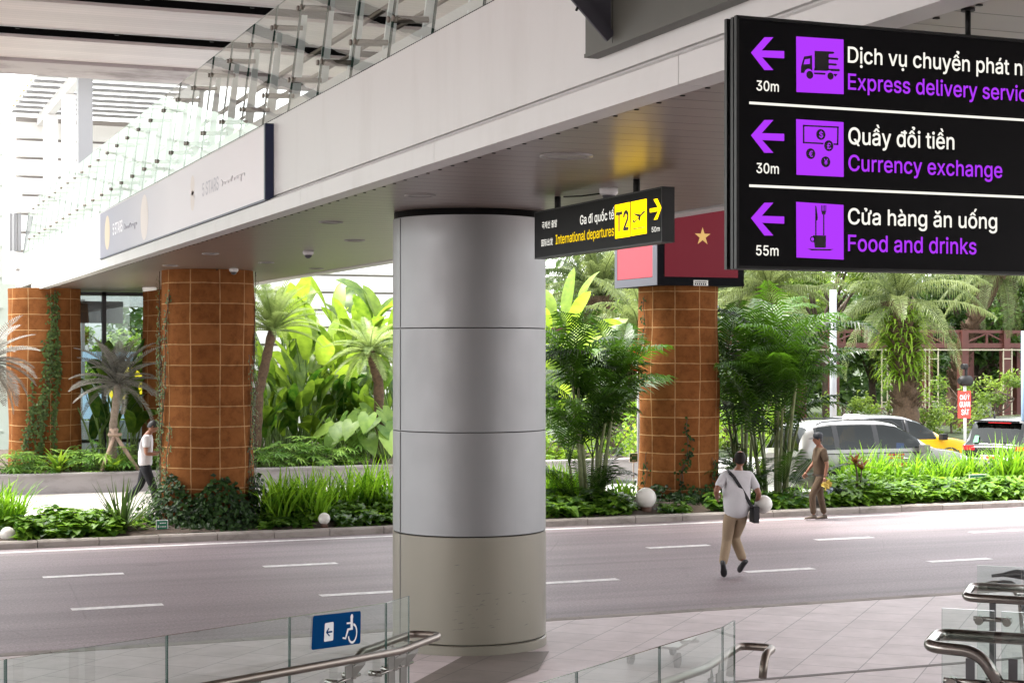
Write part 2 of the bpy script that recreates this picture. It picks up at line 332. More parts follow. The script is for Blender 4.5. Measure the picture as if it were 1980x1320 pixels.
# planted median
mb = MB(); n = 160; rs = random.Random(5); V = []
for i in range(n+1):
    for j, (y, z) in enumerate([(28.9,.10),(29.6,.2),(30.6,.26),(31.6,.2),(32.2,.12)]):
        V.append((-40 + i*.75, y, z + rs.uniform(-.03,.05)))
mb.add(V, [(i*5+j, (i+1)*5+j, (i+1)*5+j+1, i*5+j+1) for i in range(n) for j in range(4)]); struct('median_soil', mb, M['soil'])
mb = MB(); mb.poly([(-60,32.2,PV-.03),(14,32.2,PV-.03),(14,38.06,PV-.03),(-60,38.06,PV-.03)]); struct('path', mb, M['path'])
mb = MB(); mb.box((-60,32.0,-.2),(90,32.2,PV)); struct('path_kerb', mb, M['kerb'])
mb = MB(); mb.poly([(14,32.2,-.05),(140,32.2,-.05),(140,46,-.05),(14,46,-.05)]); struct('back_road', mb, M['road2'])
mb = MB(); mb.poly([(-60,38.3,.50),(19,38.3,.50),(19,47,.62),(-60,47,.62)]); struct('planter_soil', mb, M['soil'])
o = MB(); o.box((-60,38.06,PV-.1),(19,38.3,.52)); o.box((-60,38.03,.52),(19,38.34,.565)); tag(o.build('planter_wall', M['planter']), 'long low grey granite planter wall behind the path, holding the cycads and big-leaved plants', 'planter wall')
mb = MB(); mb.poly([(19,46,-.1),(160,46,-.1),(160,60,.25),(19,60,.25)]); mb.poly([(-80,60,.25),(160,60,.25),(160,120,.6),(-80,120,.6)]); struct('garden_soil', mb, M['ground'])

# camera-side ramp and landing (below the picture's edge, but it carries the rails)
RV = Vector((CA*.3756 + SA*.9268, -SA*.3756 + CA*.9268, 0)); NV = Vector((CA*.9268 - SA*.3756, -SA*.9268 - CA*.3756, 0))
def cg(x, z, h=0): return Vector((CA*x + SA*z, -SA*x + CA*z, h))     # camera-side metres -> world

# ------------------------------------------------------------------ lettering
_txt = {}
try: FONT = bpy.data.fonts.load(bpy.utils.system_resource('DATAFILES', path='fonts') + '/Inter.woff2')      # the plain sans that ships inside Blender
except Exception: FONT = None
from mathutils.geometry import delaunay_2d_cdt, interpolate_bezier
def text2d(body, bold=.010):
    """each glyph contour filled on its own with its holes, a touch heavier than the regular weight"""
    if body in _txt: return _txt[body]
    cu = bpy.data.curves.new('t', 'FONT'); cu.body = body; cu.size = 1
    if FONT and all(ord(c) < 0x2E80 for c in body): cu.font = FONT
    ob = bpy.data.objects.new('t', cu); COL.objects.link(ob); bpy.context.view_layer.update()
    c2 = ob.to_curve(bpy.context.evaluated_depsgraph_get(), apply_modifiers=False); loops = []
    for sp in c2.splines:
        P = []; bp = sp.bezier_points; n = len(bp)
        for i in range(n):
            p, q = bp[i], bp[(i+1) % n]; seg = interpolate_bezier(p.co, p.handle_right, q.handle_left, q.co, 5)
            straight = (p.handle_right - p.co).cross(q.co - p.co).length < 1e-6 and (q.handle_left - q.co).cross(q.co - p.co).length < 1e-6
            P += [(v.x, v.y) for v in ([p.co] if straight else seg[:-1])]
        Q = [P[0]]
        for p in P[1:]:
            if math.hypot(p[0]-Q[-1][0], p[1]-Q[-1][1]) > 1e-4: Q.append(p)
        if len(Q) > 2: loops.append(Q)
    ob.to_curve_clear(); bpy.data.objects.remove(ob); bpy.data.curves.remove(cu)
    area = lambda P: sum(P[i-1][0]*P[i][1] - P[i][0]*P[i-1][1] for i in range(len(P)))/2
    A = [area(P) for P in loops]; sg = 1 if max(A, key=abs) > 0 else -1
    def grow(P):
        out = []; n = len(P)
        for i in range(n):
            a, b, c = Vector(P[i-1]), Vector(P[i]), Vector(P[(i+1) % n]); t = ((b-a).normalized() + (c-b).normalized())
            if t.length < 1e-4: out.append(tuple(b)); continue
            t.normalize(); out.append((b.x + t.y*sg*bold, b.y - t.x*sg*bold))
        return out
    def wind(p, Ls):
        w = 0
        for P in Ls:
            for i in range(len(P)):
                (x1, y1), (x2, y2) = P[i-1], P[i]
                if (y1 > p[1]) != (y2 > p[1]) and p[0] < (x2-x1)*(p[1]-y1)/(y2-y1) + x1: w += 1 if y2 > y1 else -1
        return w
    loops = [grow(P) for P in loops]; groups = []
    for P in sorted(loops, key=lambda P: min(q[0] for q in P)):                  # glyphs that overlap sideways are filled together
        x0, x1 = min(q[0] for q in P), max(q[0] for q in P)
        if groups and x0 < groups[-1][1]: groups[-1][0].append(P); groups[-1][1] = max(groups[-1][1], x1)
        else: groups.append([[P], x1])
    vs, fs = [], []
    for G, _x in groups:
        o = len(vs); flat = [Vector(p) for g in G for p in g]; ed = []; n = 0
        for g in G: ed += [(n+i, n+(i+1) % len(g)) for i in range(len(g))]; n += len(g)
        V2, _e, F2, *_r = delaunay_2d_cdt(flat, ed, [], 0, 1e-6); vs += [(p.x, p.y) for p in V2]
        for f in F2:
            c = sum((V2[k] for k in f), Vector((0,0)))/len(f)
            if wind(c, G): fs.append([o+k for k in f])
    _txt[body] = (vs, fs); return _txt[body]
CAP = max(y for x, y in text2d('H')[0])
class Face:
    """a flat sign face: O origin, ex to the reader's right, ey up, n towards the reader"""
    def __init__(s, O, ex, n): s.O = Vector(O); s.ex = Vector(ex); s.ey = Vector((0,0,1)); s.n = Vector(n)
    def ab(s, px, py):
        r = ray(px, py); o = Vector((0,0,EYE)); t = (s.O - o).dot(s.n)/r.dot(s.n); d = o + r*t - s.O; return d.dot(s.ex), d.dot(s.ey)
    def at(s, a, b, k=1): return s.O + s.ex*a + s.ey*b + s.n*(.0015*k)
    def pts(s, pp, k=1): return [s.at(*s.ab(x, y), k) for x, y in pp]
    def poly(s, mb, pp, k=1): mb.poly([tuple(p) for p in s.pts(pp, k)])
    def disc(s, mb, c, rx, k=1, n=20, edge=None):
        a, b = s.ab(*c); a2, _ = s.ab(c[0]+rx, c[1]); r = abs(a2-a) if not edge else edge
        mb.poly([tuple(s.at(a + r*math.cos(2*math.pi*i/n), b + r*math.sin(2*math.pi*i/n), k)) for i in range(n)])
    def text(s, mb, body, p0, x1, cap, k=1, fit=None, ycap=None):
        vs, fs = text2d(body); fv = text2d(fit or body)[0]; x0 = min(v[0] for v in vs)
        wd = max(v[0] for v in fv) - x0
        a0, b0 = s.ab(*p0); a1, _ = s.ab(x1, p0[1]); _, bt = s.ab(p0[0], p0[1]-cap)
        sx, sy = (a1-a0)/wd, (bt-b0)/(ycap or CAP)
        mb.add([tuple(s.at(a0 + (x-x0)*sx, b0 + y*sy, k)) for x, y in vs], fs)

EM = 2**-SC.view_settings.exposure
E_w = emis('sign_white', (1,.97,.88), EM*1.05); E_p = emis('sign_purple', (.46,.045,1.0), EM*1.0); E_y = emis('sign_yellow', (1,.60,.003), EM*3.2); E_y2 = emis('sign_yellow_letters', (1,.66,.01), EM*1.2)
M_blk = mat('sign_black', (.004,.004,.005), .45, spec=.10); M_ink = mat('sign_ink', (.004,.003,.006), .5)
M_frame = mat('sign_frame', (.018,.019,.019), .4, .5)

def purple_sign():
    c = (4.7, 5.95, EYE+.85)
    t = thing('direction_sign', 'big black hanging sign with three rows of lit purple arrows and service names', 'sign', c)
    zb, zt, xl, xr = EYE+.345, EYE+1.335, 3.335, 6.2
    m = MB(); m.box((xl, 5.905, zb), (xr, 5.985, zt)); m.build('panel', M_blk, t)
    m = MB()
    for y0, y1, e in ((5.895, 5.915, .0), (5.935, 5.955, -.006), (5.975, 5.995, .0)):
        m.box((xl-.012-e, y0, zb-.012), (xl, y1, zt+.012)); m.box((xr, y0, zb-.012), (xr+.012, y1, zt+.012)); m.box((xl, y0, zt), (xr, y1, zt+.012)); m.box((xl, y0, zb-.012), (xr, y1, zb))
    m.build('frame', M_frame, t)
    for x in (4.48, 5.6): m = MB(); m.tube([(x, 5.945, zt), (x, 5.945, EYE+1.47)], .012, 8); m.lathe([(.03,0),(.03,.012)], (x, 5.945, EYE+1.458), 12); m.build('hanging_rod', M['black'], t)
    Fc = Face((xl, 5.905, zb), (1,0,0), (0,-1,0)); Z = lambda pp, k=0: [(1320+x/3, y/3+159.7*k) for x, y in pp]
    arr = [(395,307),(473,218),(525,218),(458,294),(588,298),(588,340),(460,334),(525,408),(473,408)]
    for k in range(3):
        m = MB(); Fc.poly(m, Z(arr, k)); m.build('arrow', E_p, t)
        m = MB(); Fc.poly(m, Z([(657,213),(932,231),(933,548),(659,535)], k)); sq = m.build('pictogram', E_p, t)
        ink = MB(); col = MB()
        P = lambda pp: Fc.poly(ink, Z(pp, 0), 2)
        if k == 0:
            P([(683,425),(685,385),(702,330),(748,323),(750,424)]); Fc.poly(col, Z([(705,347),(735,342),(735,373),(698,376)]), 3)
            P([(763,297),(845,300),(845,405),(763,400)])
            for a in ([(843,300),(872,302),(878,308),(872,314),(843,316)], [(838,334),(897,338),(902,344),(897,351),(838,346)], [(843,368),(888,371),(893,377),(888,383),(843,380)], [(760,398),(905,402),(911,409),(905,416),(760,411)], [(760,422),(828,425),(832,431),(826,436),(760,432)], [(870,430),(897,431),(883,448)]): P(a)
            for cx, cy, r in ((733,437,20), (853,444,18)): Fc.disc(ink, (1320+cx/3, cy/3), r/3, 4); Fc.disc(col, (1320+(cx-5)/3, (cy-5)/3), r/3+2.2, 3)
        elif k == 1:
            for a in ([(695,725),(903,735),(903,744),(695,734)], [(695,823),(901,834),(901,843),(695,832)], [(695,725),(704,725),(704,832),(695,832)], [(894,735),(903,735),(901,843),(892,843)]): P(a)
            for s, cx, cy in (('$',797,782), ('£',843,847), ('€',738,893), ('¥',825,940)):
                Fc.disc(col, (1320+cx/3, cy/3), 31/3, 3); Fc.disc(ink, (1320+cx/3, cy/3), 27/3, 4); Fc.text(col, s, (1320+(cx-11)/3, (cy+17)/3), 1320+(cx+12)/3, 34/3, 5)
        else:
            q = lambda pp: Fc.poly(ink, pp, 2)
            q([(1575.5,397),(1578,400),(1580.5,420),(1580,426),(1578,427),(1578,455),(1575.5,455)])
            for x in (1587.2, 1589.9, 1592.6, 1595.3): q([(x,397),(x+1.5,397),(x+1.5,409),(x,409)])
            q([(1587.2,408),(1596.8,408),(1595,415),(1589,415)]); q([(1590.8,414),(1593.2,414),(1593.2,455),(1590.8,455)])
            q([(1571,455),(1596.5,455.5),(1596,479),(1575,479)]); 
            Fc.disc(ink, (1570.5,462.5), 5, 2); Fc.disc(col, (1570,462.5), 3, 3)
            q([(1560,481),(1611,481.8),(1604,484.6),(1569,484.2)])
        ink.build('symbol', M_ink, sq)
        if col.v: col.build('symbol_detail', E_p, sq)
    for body, p, x1, cap, fit, mt in (
        ('30m', (427,525), 557, 58, None, E_w), ('30m', (427,1003), 557, 58, None, E_w), ('55m', (425,1480), 555, 58, None, E_w),
        ('Dịch vụ chuyển phát nhanh', (957,363), 1893, 92, 'Dịch vụ chuyển phát', E_w), ('Express delivery services', (958,519), 1942, 92, 'Express delivery servi', E_p),
        ('Quầy đổi tiền', (960,835), 1575, 96, None, E_w), ('Currency exchange', (960,990), 1853, 92, None, E_p),
        ('Cửa hàng ăn uống', (958,1299), 1823, 92, None, E_w), ('Food and drinks', (958,1455), 1703, 94, None, E_p)):
        m = MB(); Fc.text(m, body, (1320+p[0]/3, p[1]/3), 1320+x1/3, cap/3, 1, fit); m.build('lettering', mt, t)
    for y in (590, 1070):
        a, b = Fc.ab(1320+385/3, y/3); _, b2 = Fc.ab(1320+385/3, (y+15)/3); m = MB()
        m.poly([tuple(Fc.at(a, b2)), tuple(Fc.at(xr-xl-.1, b2)), tuple(Fc.at(xr-xl-.1, b)), tuple(Fc.at(a, b))]); m.build('divider', E_w, t)
purple_sign()

text2d('T2', .026)
def t2_sign():
    t = thing('departures_sign', 'smaller black hanging sign lettered T2 International departures with lit yellow panels', 'sign', (6.3,13.7,EYE+1.1))
    u0, u1, v0, v1, zb, zt = 6.25, 6.36, 12.33, 15.03, EYE+.912, EYE+1.345
    m = MB(); m.box((u0,v0,zb),(u1,v1,zt)); m.build('panel', M_blk, t)
    m = MB(); m.box((u0-.004,v0-.012,zb-.012),(u1+.004,v0,zt+.012)); m.box((u0-.004,v1,zb-.012),(u1+.004,v1+.012,zt+.012)); m.box((u0-.004,v0,zb-.012),(u1+.004,v1,zb)); m.box((u0-.004,v0,zt),(u1+.004,v1,zt+.012)); m.build('frame', M_frame, t)
    for v in (14.6, 12.9): m = MB(); m.tube([(6.3,v,zt),(6.3,v,EYE+1.47)], .03, 10); m.build('hanging_rod', M['black'], t)
    Fc = Face((u0, v1, zb), (0,-1,0), (-1,0,0)); Z = lambda pp: [(1020+x/4.714, 340+y/4.714) for x, y in pp]
    for name, pp in (('terminal_panel', [(797,268),(933,240),(940,552),(800,573)]), ('departure_panel', [(943,239),(1087,209),(1088,525),(948,548)])):
        m = MB(); Fc.poly(m, Z(pp)); q = m.build(name, E_y, t)
        if name[0] == 't': m = MB(); Fc.text(m, 'T2', *[Z([(808,507)])[0]], Z([(925,0)])[0][0], 36, 2); m.build('lettering', M_ink, q)
        else:
            m = MB()
            for pp in ([(957,402),(968,400),(978,413),(1003,392),(1050,330),(1066,318),(1077,319),(1074,330),(1040,365),(985,422),(967,428)], [(966,348),(977,343),(1035,352),(1015,375)], [(1012,385),(1035,362),(1031,408),(1021,414)], [(963,482),(1068,462),(1068,470),(963,491)]): Fc.poly(m, Z(pp), 2)
            m.build('symbol', M_ink, q)
    m = MB(); Fc.poly(m, Z([(1115,300),(1190,287),(1150,216),(1185,207),(1222,290),(1185,396),(1152,402),(1192,322),(1117,335)])); m.build('arrow', E_y, t)
    for body, p, x1, cap, mt in (('50m', (1133,514), 1207, 46, E_w), ('Ga đi quốc tế', (480,445), 790, 82, E_w), ('International departures', (257,624), 790, 84, E_y2)):
        m = MB(); Fc.text(m, body, Z([p])[0], Z([(x1,0)])[0][0], cap/4.714); m.build('lettering', mt, t)
    for body, p, x1, cap in (('국제선 출발', (132,482), 270, 58), ('国际出发', (127,640), 232, 56)):
        m = MB(); Fc.text(m, body, Z([p])[0], Z([(x1,0)])[0][0], cap/4.714, ycap=.80); m.build('lettering', E_w, t)
t2_sign()
# ------------------------------------------------------------------ footbridge over the road
BU0, BU1, BV0, BV1 = 4.2, 8.4, -4.0, 45.0
SOF = EYE + 1.47
def bridge():
    t = thing('footbridge', 'white clad footbridge with glass balustrade crossing above the road on round columns', 'footbridge', (6.3, 20, SOF))
    m = MB(); m.box((BU0+.06, BV0, EYE+1.66), (BU0+.35, BV1, EYE+2.47)); m.box((BU1-.3, BV0, EYE+1.66), (BU1, BV1, EYE+2.47)); m.build('fascia', M['fascia'], t)
    m = MB()                                                    # moulded lip under the fascia, in lengths with fine joints
    v = BV0
    while v < BV1 - 3.5:
        e = min(v + 4.03, BV1 - 3.4)
        m.prism([(BU0, v, EYE+1.445), (BU0, v, EYE+1.60), (BU0+.025, v, EYE+1.625), (BU0+.09, v, EYE+1.625), (BU0+.09, v, EYE+1.66), (BU0+.30, v, EYE+1.66), (BU0+.30, v, EYE+1.49), (BU0+.18, v, EYE+1.49), (BU0+.18, v, EYE+1.445)][::-1], (0, e-v-.006, 0)); v = e
    m.box((BU1-.25, BV0, EYE+1.45), (BU1, BV1, EYE+1.655)); m.build('edge_moulding', M['fascia'], t)
    m = MB(); m.box((BU0+.19, BV0, SOF), (BU1-.25, BV1, SOF+.12)); m.build('soffit', M['soffit'], t)
    m = MB()
    for k in range(-8, 100):
        v = 8.28 + .30*k
        if v > 0: m.box((BU0+.20, v-.03, SOF-.006), (BU0+.235, v-.005, SOF-.001)); m.box((BU0+.26, v-.03, SOF-.006), (BU0+.285, v-.012, SOF-.001))
    m.build('soffit_clip', M['black'], t)
    m = MB(); m.box((BU0+.35, BV0, EYE+2.2), (BU1-.3, BV1, EYE+2.5)); m.build('deck', M['grey'], t)
    m = MB(); m.box((BU0+.36, BV0, EYE+2.505), (BU0+.56, BV1, EYE+2.74)); m.build('upstand', M['offwhite'], t)
    zb, zt, du = EYE+2.475, EYE+3.79, .17
    gu = lambda z: BU0 + .055 + du*(z-zb)/(zt-zb)
    for k in range(-4, 28):                                     # glass panes, each a part; they lean in
        v0, v1 = 13.48+1.135*k+.006, 13.48+1.135*(k+1)-.006
        if v1 > BV1: break
        g = MB(); a = [(gu(zb), v0, zb), (gu(zb), v1, zb), (gu(zt), v1, zt), (gu(zt), v0, zt)]; b = [(x+.02, y, z) for x, y, z in a]
        g.add(a+b, [(0,1,2,3)]); g.cur = 1; g.add(a+b, [(0,4,5,1),(1,5,6,2),(2,6,7,3),(3,7,4,0)]); g.build('glass_panel', [M['glass_b'], M['gedge']], t)
        for zz in (EYE+2.80, EYE+3.55):                         # a pair of bolts at each joint, each through one pane
            c = MB()
            for s in (-.07, .07):
                c.tube([(gu(zz)-.02, v0+s-.006, zz+s*.1), (gu(zz), v0+s-.006, zz+s*.1)], .028, 10); c.tube([(gu(zz)+.02, v0+s, zz+s*.1), (gu(zz)+.30, v0+s, zz+s*.1+.01)], .026, 10)
            c.build('standoff', M['steel'], t)
        f = MB(); f.prism([(gu(zb)+.28, v0-.02, EYE+2.5), (gu(zb)+.40, v0-.02, EYE+2.5), (gu(zt)+.34, v0-.02, zt-.08), (gu(zt)+.28, v0-.02, zt-.08)], (0, .035, 0)); f.build('post', M['fin'], t)
    m = MB(); m.tube([(BU0+.80, 2, EYE+3.40), (BU0+.80, BV1, EYE+3.40)], .032, 10); m.tube([(BU0+.80, 2, EYE+3.14), (BU0+.80, BV1, EYE+3.14)], .02, 8); m.build('handrail', M['steel'], t)
    for k in range(0, 30):                                      # railing on the far side of the deck
        v0, v1 = 8+1.2*k, 8+1.2*k+1.18
        g = MB(); g.box((BU1-.1, v0, zb), (BU1-.085, v1, zt-.1)); g.build('rear_glass_panel', M['glass'], t)
    return t
bridge()
def gusset():
    t = thing('bracket_plate', 'grey panelled casing with a dark triangular bracket, fixed over the bridge fascia at top right', 'bracket', (4.1, 8.5, EYE+2))
    m = MB()
    vs = [9.25, 8.86, 7.32, 5.8, 4.2, 2.5, .5, -2]
    for a, b in zip(vs, vs[1:]): m.box((4.172, b+.004, EYE+1.80), (BU0+.058, a-.004, EYE+3.6))
    m.build('casing', M['clad'], t)
    m = MB(); m.box((4.165, -2, EYE+1.775), (BU0+.058, 9.25, EYE+1.798)); m.build('bottom_trim', M['clad'], t)
    m = MB(); m.prism([(4.165, 8.87, EYE+1.86), (4.165, 8.87, EYE+4.8), (1.4, 8.87, EYE+4.8), (1.4, 8.87, EYE+4.6)], (0, .03, 0)); m.build('gusset', M['gusset'], t)
    m = MB(); m.bar((4.16, 8.86, EYE+1.83), (1.4, 8.86, EYE+4.58), .07, .02, (0,1,0)); m.build('gusset_flange', M['gusset'], t)
    m = MB()
    for p, q in (((3.98,8.862,EYE+2.16),(3.90,8.862,EYE+2.12)), ((3.92,8.862,EYE+2.10),(3.97,8.862,EYE+2.0)), ((3.97,8.862,EYE+2.04),(3.94,8.862,EYE+1.97))): m.bar(p, q, .012)
    m.build('cable_end', M['black'], t)
gusset()

# ------------------------------------------------------------------ banner on the fascia
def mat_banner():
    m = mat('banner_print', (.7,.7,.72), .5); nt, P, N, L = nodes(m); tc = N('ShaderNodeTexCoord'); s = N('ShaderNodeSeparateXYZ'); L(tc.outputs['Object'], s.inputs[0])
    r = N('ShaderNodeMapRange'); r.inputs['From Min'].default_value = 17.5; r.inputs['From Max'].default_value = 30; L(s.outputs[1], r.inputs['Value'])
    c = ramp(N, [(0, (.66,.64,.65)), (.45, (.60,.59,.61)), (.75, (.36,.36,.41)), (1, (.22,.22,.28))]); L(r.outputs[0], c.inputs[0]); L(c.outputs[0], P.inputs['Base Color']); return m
def banner():
    t = thing('advert_banner', 'long pale banner lettered 5 STARS, fixed on the bridge fascia, with a dark blue end', 'banner', (4.19, 24, EYE+2))
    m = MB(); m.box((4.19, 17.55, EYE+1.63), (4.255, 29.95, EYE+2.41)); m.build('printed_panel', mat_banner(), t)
    nv = mat('navy_frame', (.006,.012,.05), .4); m = MB()
    m.box((4.165, 17.49, EYE+1.615), (4.26, 17.55, EYE+2.425)); m.box((4.18, 17.55, EYE+1.61), (4.255, 29.95, EYE+1.63)); m.build('frame', nv, t)
    Fc = Face((4.19, 29.95, EYE+1.63), (0,-1,0), (-1,0,0)); Z = lambda x, y: (180+x/4.714, 240+y/4.714)
    gy = mat('banner_grey_ink', (.43,.43,.47), .6); wh = mat('banner_white_ink', (.8,.8,.82), .6); pale = mat('banner_faint_ink', (.60,.595,.61), .6); sun = mat('banner_gold_ink', (.56,.46,.33), .6); sun2 = mat('banner_pale_gold_ink', (.62,.58,.54), .6); pl = mat('banner_pale_blue_ink', (.30,.30,.355), .6)
    def put(body, p, x1, cap, mt, k=1): m = MB(); Fc.text(m, body, Z(*p), Z(x1, 0)[0], cap/4.714, k); m.build('lettering', mt, t)
    put('5 STARS', (996,660), 1145, 118, gy); put('5 STARS', (180,1013), 268, 102, wh)
    def script(x0, y0, x1, y1, h, mt):              # thin handwriting after the name, too faint to spell out
        a0, b0 = Fc.ab(*Z(x0, y0)); a1, b1 = Fc.ab(*Z(x1, y1)); n = 150; m = MB(); _, bb = Fc.ab(*Z(x0, y0-h)); hh = bb - b0; P = []
        for i in range(n+1):
            s = i/n; tall = 1.0 if .42 < s < .52 or s < .09 else .42
            P.append(Fc.at(a0 + (a1-a0)*s + .05*math.sin(s*48), b0 + (b1-b0)*s + hh*.8*tall*(.5+.5*math.sin(s*48+1.2)) - (hh*.5 if .84 < s < .88 else 0), 2))
        m.tube(P, .0055, 4); m.build('handwriting', mt, t)
    script(1165, 568, 1385, 465, 70, pale); script(285, 960, 400, 915, 60, pl)
    for c, r, mt in ((Z(130,990), .29, sun), (Z(467,850), .34, sun2)):
        m = MB(); Fc.disc(m, c, 0, 1, 28, edge=r); m.build('emblem', mt, t)
    for c in (Z(907,560), Z(907,700)): m = MB(); Fc.disc(m, c, 0, 1, 20, edge=.13); m.build('emblem', sun2, t)
banner()

# ------------------------------------------------------------------ columns
def mat_panel(name, col, rough, metal):
    m = mat(name, col, rough, metal); nt, P, N, L = nodes(m); tc = N('ShaderNodeTexCoord'); mp = N('ShaderNodeMapping'); mp.inputs['Scale'].default_value = (2.2,2.2,.12); L(tc.outputs['Object'], mp.inputs[0])
    n = N('ShaderNodeTexNoise'); n.inputs['Scale'].default_value = 1.4; n.inputs['Detail'].default_value = 7; L(mp.outputs[0], n.inputs[0])
    b = N('ShaderNodeBump'); b.inputs['Strength'].default_value = .25; b.inputs['Distance'].default_value = .02; L(n.outputs[0], b.inputs['Height']); L(b.outputs[0], P.inputs['Normal'])
    n2 = N('ShaderNodeTexNoise'); n2.inputs['Scale'].default_value = 3; n2.inputs['Detail'].default_value = 8; L(tc.outputs['Object'], n2.inputs[0])
    r = N('ShaderNodeMapRange'); r.inputs['To Min'].default_value = rough-.07; r.inputs['To Max'].default_value = rough+.1; L(n2.outputs[0], r.inputs['Value']); L(r.outputs[0], P.inputs['Roughness']); return m
def steel_column():
    c = at_d(907.5, 680, 17.9); c.z = 0; r = .815
    t = thing('round_column', 'thick round column clad in brushed steel panels above a beige painted base, in front of the road', 'column', (c.x, c.y, PV))
    st = mat_panel('brushed_column_steel', (.262,.266,.268), .52, .78); bs = mat_panel('beige_column_paint', (.225,.212,.17), .34, .25)
    zs = [1.362, 2.425, 3.495, 4.655]
    for a, b in zip(zs, zs[1:]):
        m = MB(); m.lathe([(r, a+.006), (r, b-.006)], c, 128, cap=False); m.lathe([(r-.012, a+.0025), (r, a+.006)], c, 128, cap=False, smooth=False); m.lathe([(r, b-.006), (r-.012, b-.0025)], c, 128, cap=False, smooth=False); m.build('steel_panel', st, t)
    m = MB(); m.lathe([(r-.012, PV+.10), (r-.012, SOF)], c, 64); m.build('core', M['black'], t)  # coloured black for the shadow ring under the soffit and the seams
    m = MB(); m.lathe([(r+.002, PV+.115), (r+.002, 1.350)], c, 128, cap=False); m.lathe([(r-.008, PV+.105), (r+.002, PV+.115)], c, 128, cap=False); m.lathe([(r+.002, 1.350), (r-.008, 1.356)], c, 128, cap=False); m.build('base_panel', bs, t)
    m = MB(); m.lathe([(r+.010, PV-.01), (r+.010, PV+.09)], c, 128, cap=False); m.lathe([(r+.010, PV+.09), (r-.004, PV+.099)], c, 128, cap=False, smooth=False); m.build('plinth', bs, t)
    m = MB()                                                    # vertical cover strip where the panels meet
    d = (Vector((0,0,0)) - c).normalized(); a0 = math.atan2(d.y, d.x) - R_(62)
    for a, b in zip([PV+.115]+zs, zs): m.obox((c.x + (r+.001)*math.cos(a0), c.y + (r+.001)*math.sin(a0), (a+b)/2), (-.006*math.sin(a0), .006*math.cos(a0), 0), (.004*math.cos(a0), .004*math.sin(a0), 0), (0,0,(b-a)/2-.012))
    m.build('joint_strip', M['dsteel'], t)
    m = MB(); m.smooth = True                                   # scuffs and chips low on the beige paint
    rs = random.Random(4)
    ac = math.atan2(d.y, d.x)
    for i in range(34):
        a = ac + rs.uniform(-.2, .85); z = rs.uniform(.40, .82) + (.3 if rs.random() < .15 else 0); L = rs.uniform(.01, .09) if i > 5 else rs.uniform(.1, .2); h = rs.uniform(.0012, .004)
        m.add([(c.x+(r+.0035)*math.cos(a+s*L), c.y+(r+.0035)*math.sin(a+s*L), z+q+s*.01) for s, q in ((-.5,0),(0,-h),(.5,0),(0,h))], [(0,1,2,3)])
    m.build('scuff_mark', mat('scuff', (.10,.105,.09), .7), t)
steel_column()

def clay_pillar(u, v, r, z0, label, zt=SOF):
    t = thing('clay_pillar', label, 'pillar', (u, v, z0), 'terracotta pillars with a scored grid')
    rs = random.Random(int(u*10)); n = 96; m = MB(); N = 60; H = zt - z0
    ph = [rs.uniform(0, 6.3) for _ in range(6)]
    for i in range(N+1):
        z = z0 + H*i/N
        for k in range(n):
            a = 2*math.pi*k/n
            bulge = .012*math.sin(3*a+ph[0]+z*1.3) + .010*math.sin(5*a+ph[1]-z*2.1) + .012*math.sin(z*2.4+ph[2]) - .02*max(0, (z-z0)/H-.93)
            m.v.append((u+(r+bulge)*math.cos(a), v+(r+bulge)*math.sin(a), z))
    for i in range(N):
        for k in range(n): m.f.append([i*n+k, i*n+(k+1) % n, (i+1)*n+(k+1) % n, (i+1)*n+k]); m.m.append(0); m.t.append(.5); m.sm.append(True)
    me = m.build('pillar_body', M['clay'], t)
    l = me.data.uv_layers.new(name='UVMap')
    for p in me.data.polygons:
        for li in p.loop_indices:
            co = me.data.vertices[me.data.loops[li].vertex_index].co; k = me.data.loops[li].vertex_index % n
            if k == 0 and any(me.data.loops[x].vertex_index % n == n-1 for x in p.loop_indices): k = n
            l.data[li].uv = (k/n*10*.535 + .2, co.z - .1)
    m = MB(); m.lathe([(r-.03, zt-.10), (r-.03, zt)], (u, v, 0), 48); m.build('top_collar', M['black'], t)
    return t
P1 = at_d(401.5, 680, 30.5); P3 = at_d(1312, 680, 34.75); P2 = at_d(86, 680, 39.3)
clay_pillar(P1.x, P1.y, .83, .1, 'big terracotta pillar in the median bed, second from the left, vines up both of its sides')
clay_pillar(P2.x, P2.y, .83, .5, 'terracotta pillar at the far left behind the planter wall, its face strung with creepers')
clay_pillar(7.5, 40.5, .83, .5, 'terracotta pillar half hidden behind the big vine-covered pillar')
clay_pillar(P3.x, P3.y, .83, .1, 'terracotta pillar under the red screen box, between two palm clumps', EYE+1.36)

